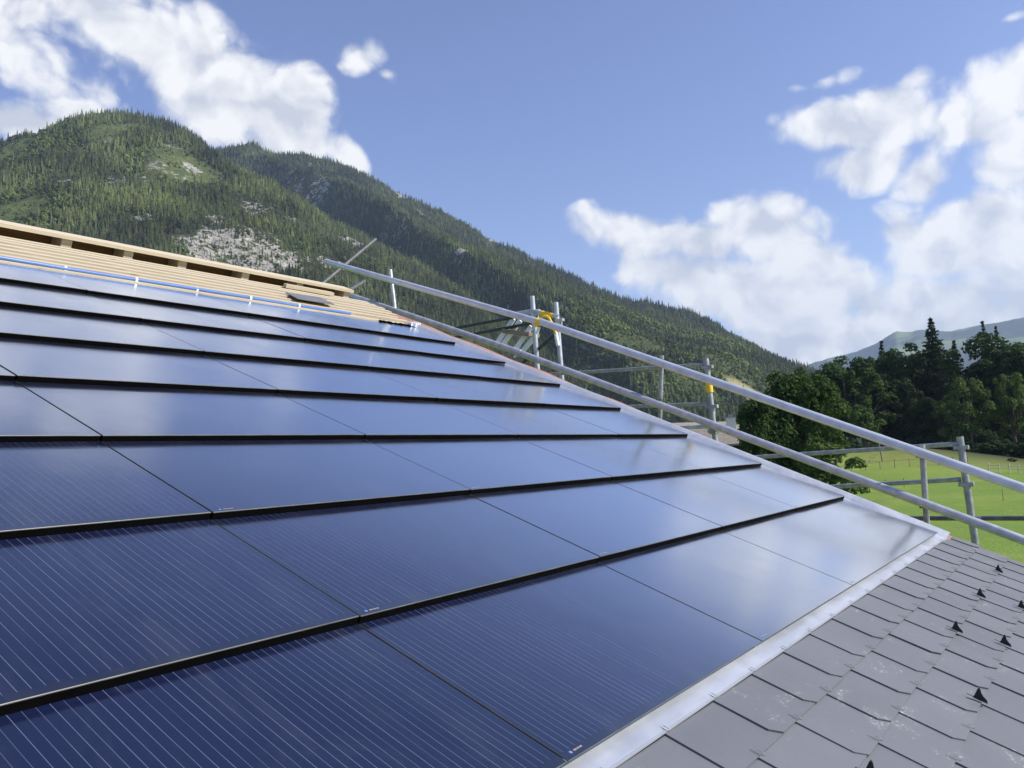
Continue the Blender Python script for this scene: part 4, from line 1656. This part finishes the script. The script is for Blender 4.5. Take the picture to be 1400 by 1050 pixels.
for (px, tp, d, lb) in ((1215, 604, 226, 'dark undergrowth shrub at the foot of the wood behind the pole'),
                        (1285, 604, 205, 'dark undergrowth shrub in the shade at the top of the meadow'),
                        (1318, 604, 186, 'dark undergrowth shrub in the shade beside the meadow slope'),
                        (1362, 602, 176, 'dark shrub at the wood edge between the pale bush and the slope'),
                        (1340, 606, 180, 'dark bushy shrub in deep shade right of the leaning scaffold upright'),
                        (1388, 606, 172, 'dark bushy shrub behind the white fence at the wood edge'),
                        (1250, 598, 222, 'dark shrub in the deep shade under the tall spruce'),
                        (1160, 605, 205, 'dark shrub left below the small pale tree'),
                        (1412, 604, 170, 'dark shrub at the wood edge by the right picture edge')):
    tree('shrub', px, tp, d, lb, 1.35, 'shrub', 'shrub', 'shrubs at the foot of the wood')

# ------------------------------------------------------------------ chalets


def chalet(px, py_ridge, d, w, l, hroof, yaw, label):
    p = at_dist(px, py_ridge, d)
    gzv = gz(p.x, p.y)
    root = empty('chalet', (p.x, p.y, gzv))
    root.rotation_euler = (0, 0, yaw)
    H = p.z - gzv
    he = H - hroof
    wl_ = MB()
    wl_.add([(-l / 2, -w / 2, -1), (l / 2, -w / 2, -1), (l / 2, w / 2, -1), (-l / 2, w / 2, -1),
             (-l / 2, -w / 2, he), (l / 2, -w / 2, he), (l / 2, w / 2, he), (-l / 2, w / 2, he), (-l / 2, 0, H - 0.3), (l / 2, 0, H - 0.3)],
            [(0, 1, 5, 4), (2, 3, 7, 6), (1, 2, 6, 9, 5), (3, 0, 4, 8, 7)])
    wl_.build('wall', M['chalet_wood'], root, world=False)
    rf = MB()
    ov = 1.3
    sl_ = hroof / (w / 2)
    for s in (-1, 1):
        y0, z0 = 0, H
        y1, z1 = s * (w / 2 + ov), H - sl_ * (w / 2 + ov)
        xs_ = (-l / 2 - ov, l / 2 + ov)
        q = [(xs_[0], y0, z0), (xs_[1], y0, z0), (xs_[1], y1, z1), (xs_[0], y1, z1)]
        q2 = [(a, b, c - 0.22) for a, b, c in q]
        rf.add(q + q2, [(0, 1, 2, 3) if s < 0 else (3, 2, 1, 0), (7, 6, 5, 4), (0, 4, 5, 1), (1, 5, 6, 2), (2, 6, 7, 3), (3, 7, 4, 0)])
    r = rf.build('roof', M['roof_tiles'], root, world=False)
    for x in (-l / 4, 0, l / 4):
        wn = MB()
        for s in (-1, 1):
            wn.box((x - 0.55, s * w / 2 - 0.05, he - 1.9), (x + 0.55, s * w / 2 + 0.06, he - 0.7))
        wn.build('window', M['window_glass'], root, world=False)
    tag(root, label, 'house')
    return root, r, H


YA = math.atan2(RT.y, RT.x)
c1, r1, H1 = chalet(962, 577, 118, 9.5, 12, 2.3, YA + 0.5, 'old wooden chalet with a weathered tiled roof seen below the scaffold')
c2, r2, H2 = chalet(999, 580, 108, 7, 8, 1.8, YA - 0.2, 'second chalet roof with a pale chimney, half hidden by the dark tree')
ch = MB()
ch.box((-0.55, -0.45, H2 - 1.4), (0.55, 0.45, H2 + 0.75), 0, Matrix.Translation((0.0, -0.8, 0)))
ch.build('chimney', M['render_wall'], c2, world=False)
cc_ = MB()
cc_.box((-0.65, -0.55, H2 + 0.75), (0.65, 0.55, H2 + 0.87), 0, Matrix.Translation((0.0, -0.8, 0)))
cc_.box((-0.3, -0.3, H2 + 0.87), (0.3, 0.3, H2 + 1.15), 0, Matrix.Translation((0.0, -0.8, 0)))
cc_.build('chimney_cap', M['old_steel'], c2, world=False)

# ------------------------------------------------------------------ fences, pole, rails on the meadow


def gpt(px, d, up=0.0):
    p = at_dist(px, 600, d)
    return Vector((p.x, p.y, gz(p.x, p.y) + up))


def fence(pxs, ds, label, hgt=1.1, rails=(0.95,), n=10, m='pale_wood', pr=0.06, rr=0.035, cat='fence'):
    pts = [gpt(px, d) for px, d in zip(np.linspace(*pxs, n), np.linspace(*ds, n))]
    root = empty('fence', pts[n // 2])
    tag(root, label, cat, 'fences on the meadow')
    for i, p in enumerate(pts):
        MB().tube([p + Vector((0, 0, -0.2)), p + Vector((random.uniform(-.05, .05), random.uniform(-.05, .05), hgt * random.uniform(0.92, 1.1)))], [pr * 1.05, pr * 0.9], 8).build('post', M['weathered_wood' if m != 'pale_wood' else m], root)
    for z in rails:
        MB().tube([p + Vector((0, 0, z + random.uniform(-.05, .05))) for p in pts], rr, 6).build('rail', M[m], root)
    return root


fence((1100, 1320), (140, 150), 'long low rail fence crossing the middle of the sunny meadow', 1.25, (1.1,), 12, 'weathered_wood', 0.06, 0.035)
fence((1348, 1430), (142, 140), 'white post and rail fence at the right below the dark wood', 1.35, (1.05, 0.62), 7, 'pale_wood', 0.075, 0.05)
fence((1105, 1230), (118, 122), 'faint nearer wire fence between thin stakes on the left meadow', 1.2, (1.05,), 6, 'weathered_wood', 0.045, 0.012)

for i, (px, d, lb) in enumerate(((1363, 98, 'thin leaning stake standing alone in the right meadow'), (1215, 104, 'thin stake standing alone in the meadow left of the near post'))):
    p = gpt(px, d)
    o = MB().tube([p + Vector((0, 0, -0.2)), p + Vector((0.06, 0.02, 1.15))], [0.045, 0.035], 8).build('stake', M['weathered_wood'], None, loc=p)
    tag(o, lb, 'stake', 'stakes in the meadow')
p = gpt(1204, 152)
o = empty('pole', p)
tag(o, 'dark wooden pole standing in the meadow below the small pale tree', 'pole')
MB().tube([p + Vector((0, 0, -0.3)), at_dist(1200, 598, 152)], [0.13, 0.10], 10).build('shaft', M['weathered_wood'], o)
tp = at_dist(1200, 600, 152)
MB().beam(tp - RT * 0.5, tp + RT * 0.5, 0.08, 0.08).build('crossarm', M['weathered_wood'], o)
lp0, lp1 = gpt(1176, 150), at_dist(1197, 618, 153)
ld = empty('slanting_rails', lp0)
tag(ld, 'pair of pale slanting rails leaning beside the dark pole in the meadow', 'rails')
for s in (0, 0.9):
    MB().tube([lp0 + RT * s, lp1 + RT * s], 0.04, 6).build('rail', M['weathered_wood'], ld)
for t_ in (0.25, 0.5, 0.75):
    MB().tube([lp0.lerp(lp1, t_), lp0.lerp(lp1, t_) + RT * 0.9], 0.025, 6).build('rung', M['weathered_wood'], ld)

# ------------------------------------------------------------------ haze


def make_haze():
    lo, hi = Vector((-9500, -9500, -60)), Vector((9500, 9500, 1500))
    bm = MB().box(lo, hi)
    m = bpy.data.materials.new('haze_air')
    m.use_nodes = True
    t = NT(m.node_tree)
    t.n.remove(t.n['Principled BSDF'])
    v = t.new('ShaderNodeVolumePrincipled')
    v.inputs['Color'].default_value = (0.58, 0.74, 1.0, 1)
    v.inputs['Density'].default_value = HAZE
    v.inputs['Anisotropy'].default_value = 0.2
    t.l.new(v.outputs[0], t.n['Material Output'].inputs['Volume'])
    o = bm.build('haze', m)
    tag(o, kind='stuff')


HAZE = 6.8e-5
make_haze()

# ------------------------------------------------------------------ sky and sun


def make_world():
    wd = bpy.data.worlds.new('World')
    scene.world = wd
    wd.use_nodes = True
    t = NT(wd.node_tree)
    bg = t.n['Background']
    out = t.n['World Output']
    sky = t.new('ShaderNodeTexSky', sky_type='NISHITA')
    sky.sun_disc = False
    sky.sun_elevation = SUN_EL
    sky.sun_rotation = SUN_AZ
    sky.altitude = 900
    sky.air_density = 1.0
    sky.dust_density = 0.6
    sky.ozone_density = 1.6
    d = t.new('ShaderNodeTexCoord').outputs['Generated']
    sep = t.new('ShaderNodeSeparateXYZ')
    t.l.new(d, sep.inputs[0])

    def blob(px, py, rx, ry, rot, amp=1.0):
        c = ray(px, py)
        e = Vector((c.y, -c.x, 0)).normalized()           # to the right along the horizon
        n = e.cross(c).normalized()                         # up the sky
        if n.z < 0:
            n = -n
        a = rad(-rot)
        e2 = e * math.cos(a) + n * math.sin(a)
        n2 = -e * math.sin(a) + n * math.cos(a)
        sx, sy = FOC / rx, FOC / ry
        x = t.vmath('DOT_PRODUCT', d, tuple(e2 * sx))
        y = t.vmath('DOT_PRODUCT', d, tuple(n2 * sy))
        r2 = t.math('ADD', t.math('MULTIPLY', x, x), t.math('MULTIPLY', y, y))
        front = t.math('GREATER_THAN', t.vmath('DOT_PRODUCT', d, tuple(c)), 0.3)
        v = t.math('SUBTRACT', 1.0, t.math('SQRT', r2))
        v = t.math('MULTIPLY', t.math('MAXIMUM', v, 0.0), amp)
        return t.math('MULTIPLY', v, front)

    BL = [(150, 22, 190, 62, 24), (318, 128, 140, 88, 15), (385, 160, 105, 95, 35), (255, 75, 150, 62, 28), (472, 208, 60, 36, 50, .8), (230, 5, 160, 40, 20, 0.45),
          (15, 165, 95, 42, 5), (95, 150, 60, 26, -10, .7), (14, 92, 24, 55, -35, .5), (-80, 160, 120, 60, 0),
          (500, 76, 50, 36, -15, .72), (528, 102, 32, 18, 10, .5), (640, 170, 22, 13, 20, .34),
          (1150, 170, 110, 46, 8), (1205, 165, 92, 60, -5), (1185, 225, 80, 50, 0, .85), (1345, 168, 90, 44, 10, .95), (1430, 200, 120, 80, 0), (1130, 110, 80, 20, 0, .5), (1245, 112, 50, 24, -10, .6), (1384, 24, 40, 16, 0, .7),
          (1050, 315, 120, 72, 10), (870, 325, 130, 52, 22, .95), (960, 385, 190, 75, 18), (1120, 385, 130, 85, 20), (1330, 320, 150, 80, 0), (1290, 425, 190, 75, 0, .85), (1150, 460, 250, 60, 0, .85), (1075, 435, 150, 55, 12, .85), (1000, 420, 120, 40, 25, .8), (1420, 400, 200, 90, 0, .75), (1180, 410, 90, 60, 40, .8), (1245, 318, 75, 48, 30, .8), (960, 335, 110, 50, 12, .9), (1265, 250, 60, 50, 40, .75),
          # more cloud outside the photo, seen in the glass
          (-150, -60, 320, 140, 15), (150, -140, 300, 90, 10, .7), (1500, 60, 260, 120, -20, .9), (1650, 250, 260, 180, 0), (1800, 450, 300, 130, 0), (-350, 200, 260, 140, 0)]
    field = None
    for b in BL:
        v = blob(*b)
        field = v if field is None else t.math('SMOOTH_MAX', field, v, 0.07)

    def billow(vec, scale, det):
        v = t.new('ShaderNodeTexVoronoi', feature='F1')
        t.put(v.inputs['Vector'], vec)
        v.inputs['Scale'].default_value = scale
        v.inputs['Detail'].default_value = det
        v.inputs['Roughness'].default_value = 0.5
        return v.outputs['Distance']

    warp = t.new('ShaderNodeTexNoise')
    t.l.new(d, warp.inputs['Vector'])
    warp.inputs['Scale'].default_value = 12.0
    warp.inputs['Detail'].default_value = 5.0
    wv = t.vmath('SCALE', t.vmath('SUBTRACT', warp.outputs['Color'], (0.5, 0.5, 0.5)), None, 0.07)
    dw = t.vmath('ADD', d, wv)

    def dens(vec):
        n1 = t.noise(vec, 6.5, 8.0, 0.62, 0.0)
        b = billow(vec, 15.0, 2.0)
        return t.math('ADD', t.math('MULTIPLY', t.math('SUBTRACT', n1, 0.5), 1.0), t.math('MULTIPLY', t.math('SUBTRACT', 0.50, b), 0.42))

    nz = dens(dw)
    toward = t.vmath('ADD', dw, tuple(SUNV * 0.020 + Vector((0, 0, 0.016))))
    nz2 = dens(toward)
    den = t.math('ADD', field, nz)
    alpha = t.math('MULTIPLY', t.maprange(t.math('SUBTRACT', den, 0.07), 0.0, 0.32), t.maprange(field, 0.11, 0.20))
    # light from the sun's side, dull bases and thick middles
    relief = t.math('SUBTRACT', nz, nz2)
    lit = t.math('ADD', 0.87, t.math('MULTIPLY', relief, 1.15))
    thick = t.maprange(den, 0.5, 1.2, 0.0, 0.14)
    lowcut = t.maprange(sep.outputs[2], 0.03, 0.22, 0.15, 0.0)
    lit = t.math('SUBTRACT', t.math('SUBTRACT', lit, thick), lowcut)
    lit = t.math('MINIMUM', t.math('MAXIMUM', lit, 0.62), 1.02)
    ccol = t.ramp(lit, [(0.60, (0.60, 0.64, 0.73)), (0.80, (0.80, 0.82, 0.87)), (1.0, (1.0, 1.0, 1.0))])
    skyc = t.vmath('SCALE', sky.outputs[0], None, SKY_STRENGTH)
    hs = t.new('ShaderNodeHueSaturation')
    hs.inputs['Hue'].default_value = 0.518
    hs.inputs['Saturation'].default_value = 1.04
    hs.inputs['Value'].default_value = 1.0
    t.l.new(skyc, hs.inputs['Color'])
    cc = t.vmath('SCALE', ccol, None, CLOUD)
    mixc = t.mix(alpha, hs.outputs[0], cc)
    t.l.new(mixc, bg.inputs['Color'])
    bg.inputs['Strength'].default_value = 1.0
    wd.cycles.sampling_method = 'MANUAL'
    wd.cycles.sample_map_resolution = 512
    sun = bpy.data.lights.new('sun', 'SUN')
    sun.energy = 5.0
    sun.angle = rad(0.5)
    sun.color = (1.0, 0.95, 0.87)
    so = bpy.data.objects.new('sun', sun)
    COL.objects.link(so)
    so.rotation_euler = (-SUNV).to_track_quat('-Z', 'Y').to_euler()
    so.location = (0, 0, 60)


SKY_STRENGTH, CLOUD = 0.138, 0.79
make_world()

# ------------------------------------------------------------------ camera
cam = bpy.data.cameras.new('camera')
co = bpy.data.objects.new('camera', cam)
COL.objects.link(co)
cam.sensor_width = 36
cam.lens = FOC / 1400 * 36
cam.clip_start = 0.05
cam.clip_end = 30000
xr = ROOF @ Vector(CAMR[0])
yr = ROOF @ Vector(CAMR[1])
zr = ROOF @ Vector(CAMR[2])
Rm = Matrix((xr, -yr, -zr)).transposed()
co.matrix_world = Matrix.Translation(CAM) @ Rm.to_4x4()
scene.camera = co

scene.render.engine = 'CYCLES'
scene.cycles.use_denoising = True
scene.cycles.max_bounces = 6
scene.cycles.diffuse_bounces = 3
scene.cycles.glossy_bounces = 4
scene.cycles.transmission_bounces = 2
scene.cycles.volume_bounces = 0
scene.cycles.sample_clamp_indirect = 6
scene.view_settings.view_transform = 'Standard'
scene.view_settings.look = 'None'
scene.view_settings.exposure = 0.43
scene.view_settings.gamma = 1.0
scene.view_settings.use_curve_mapping = False
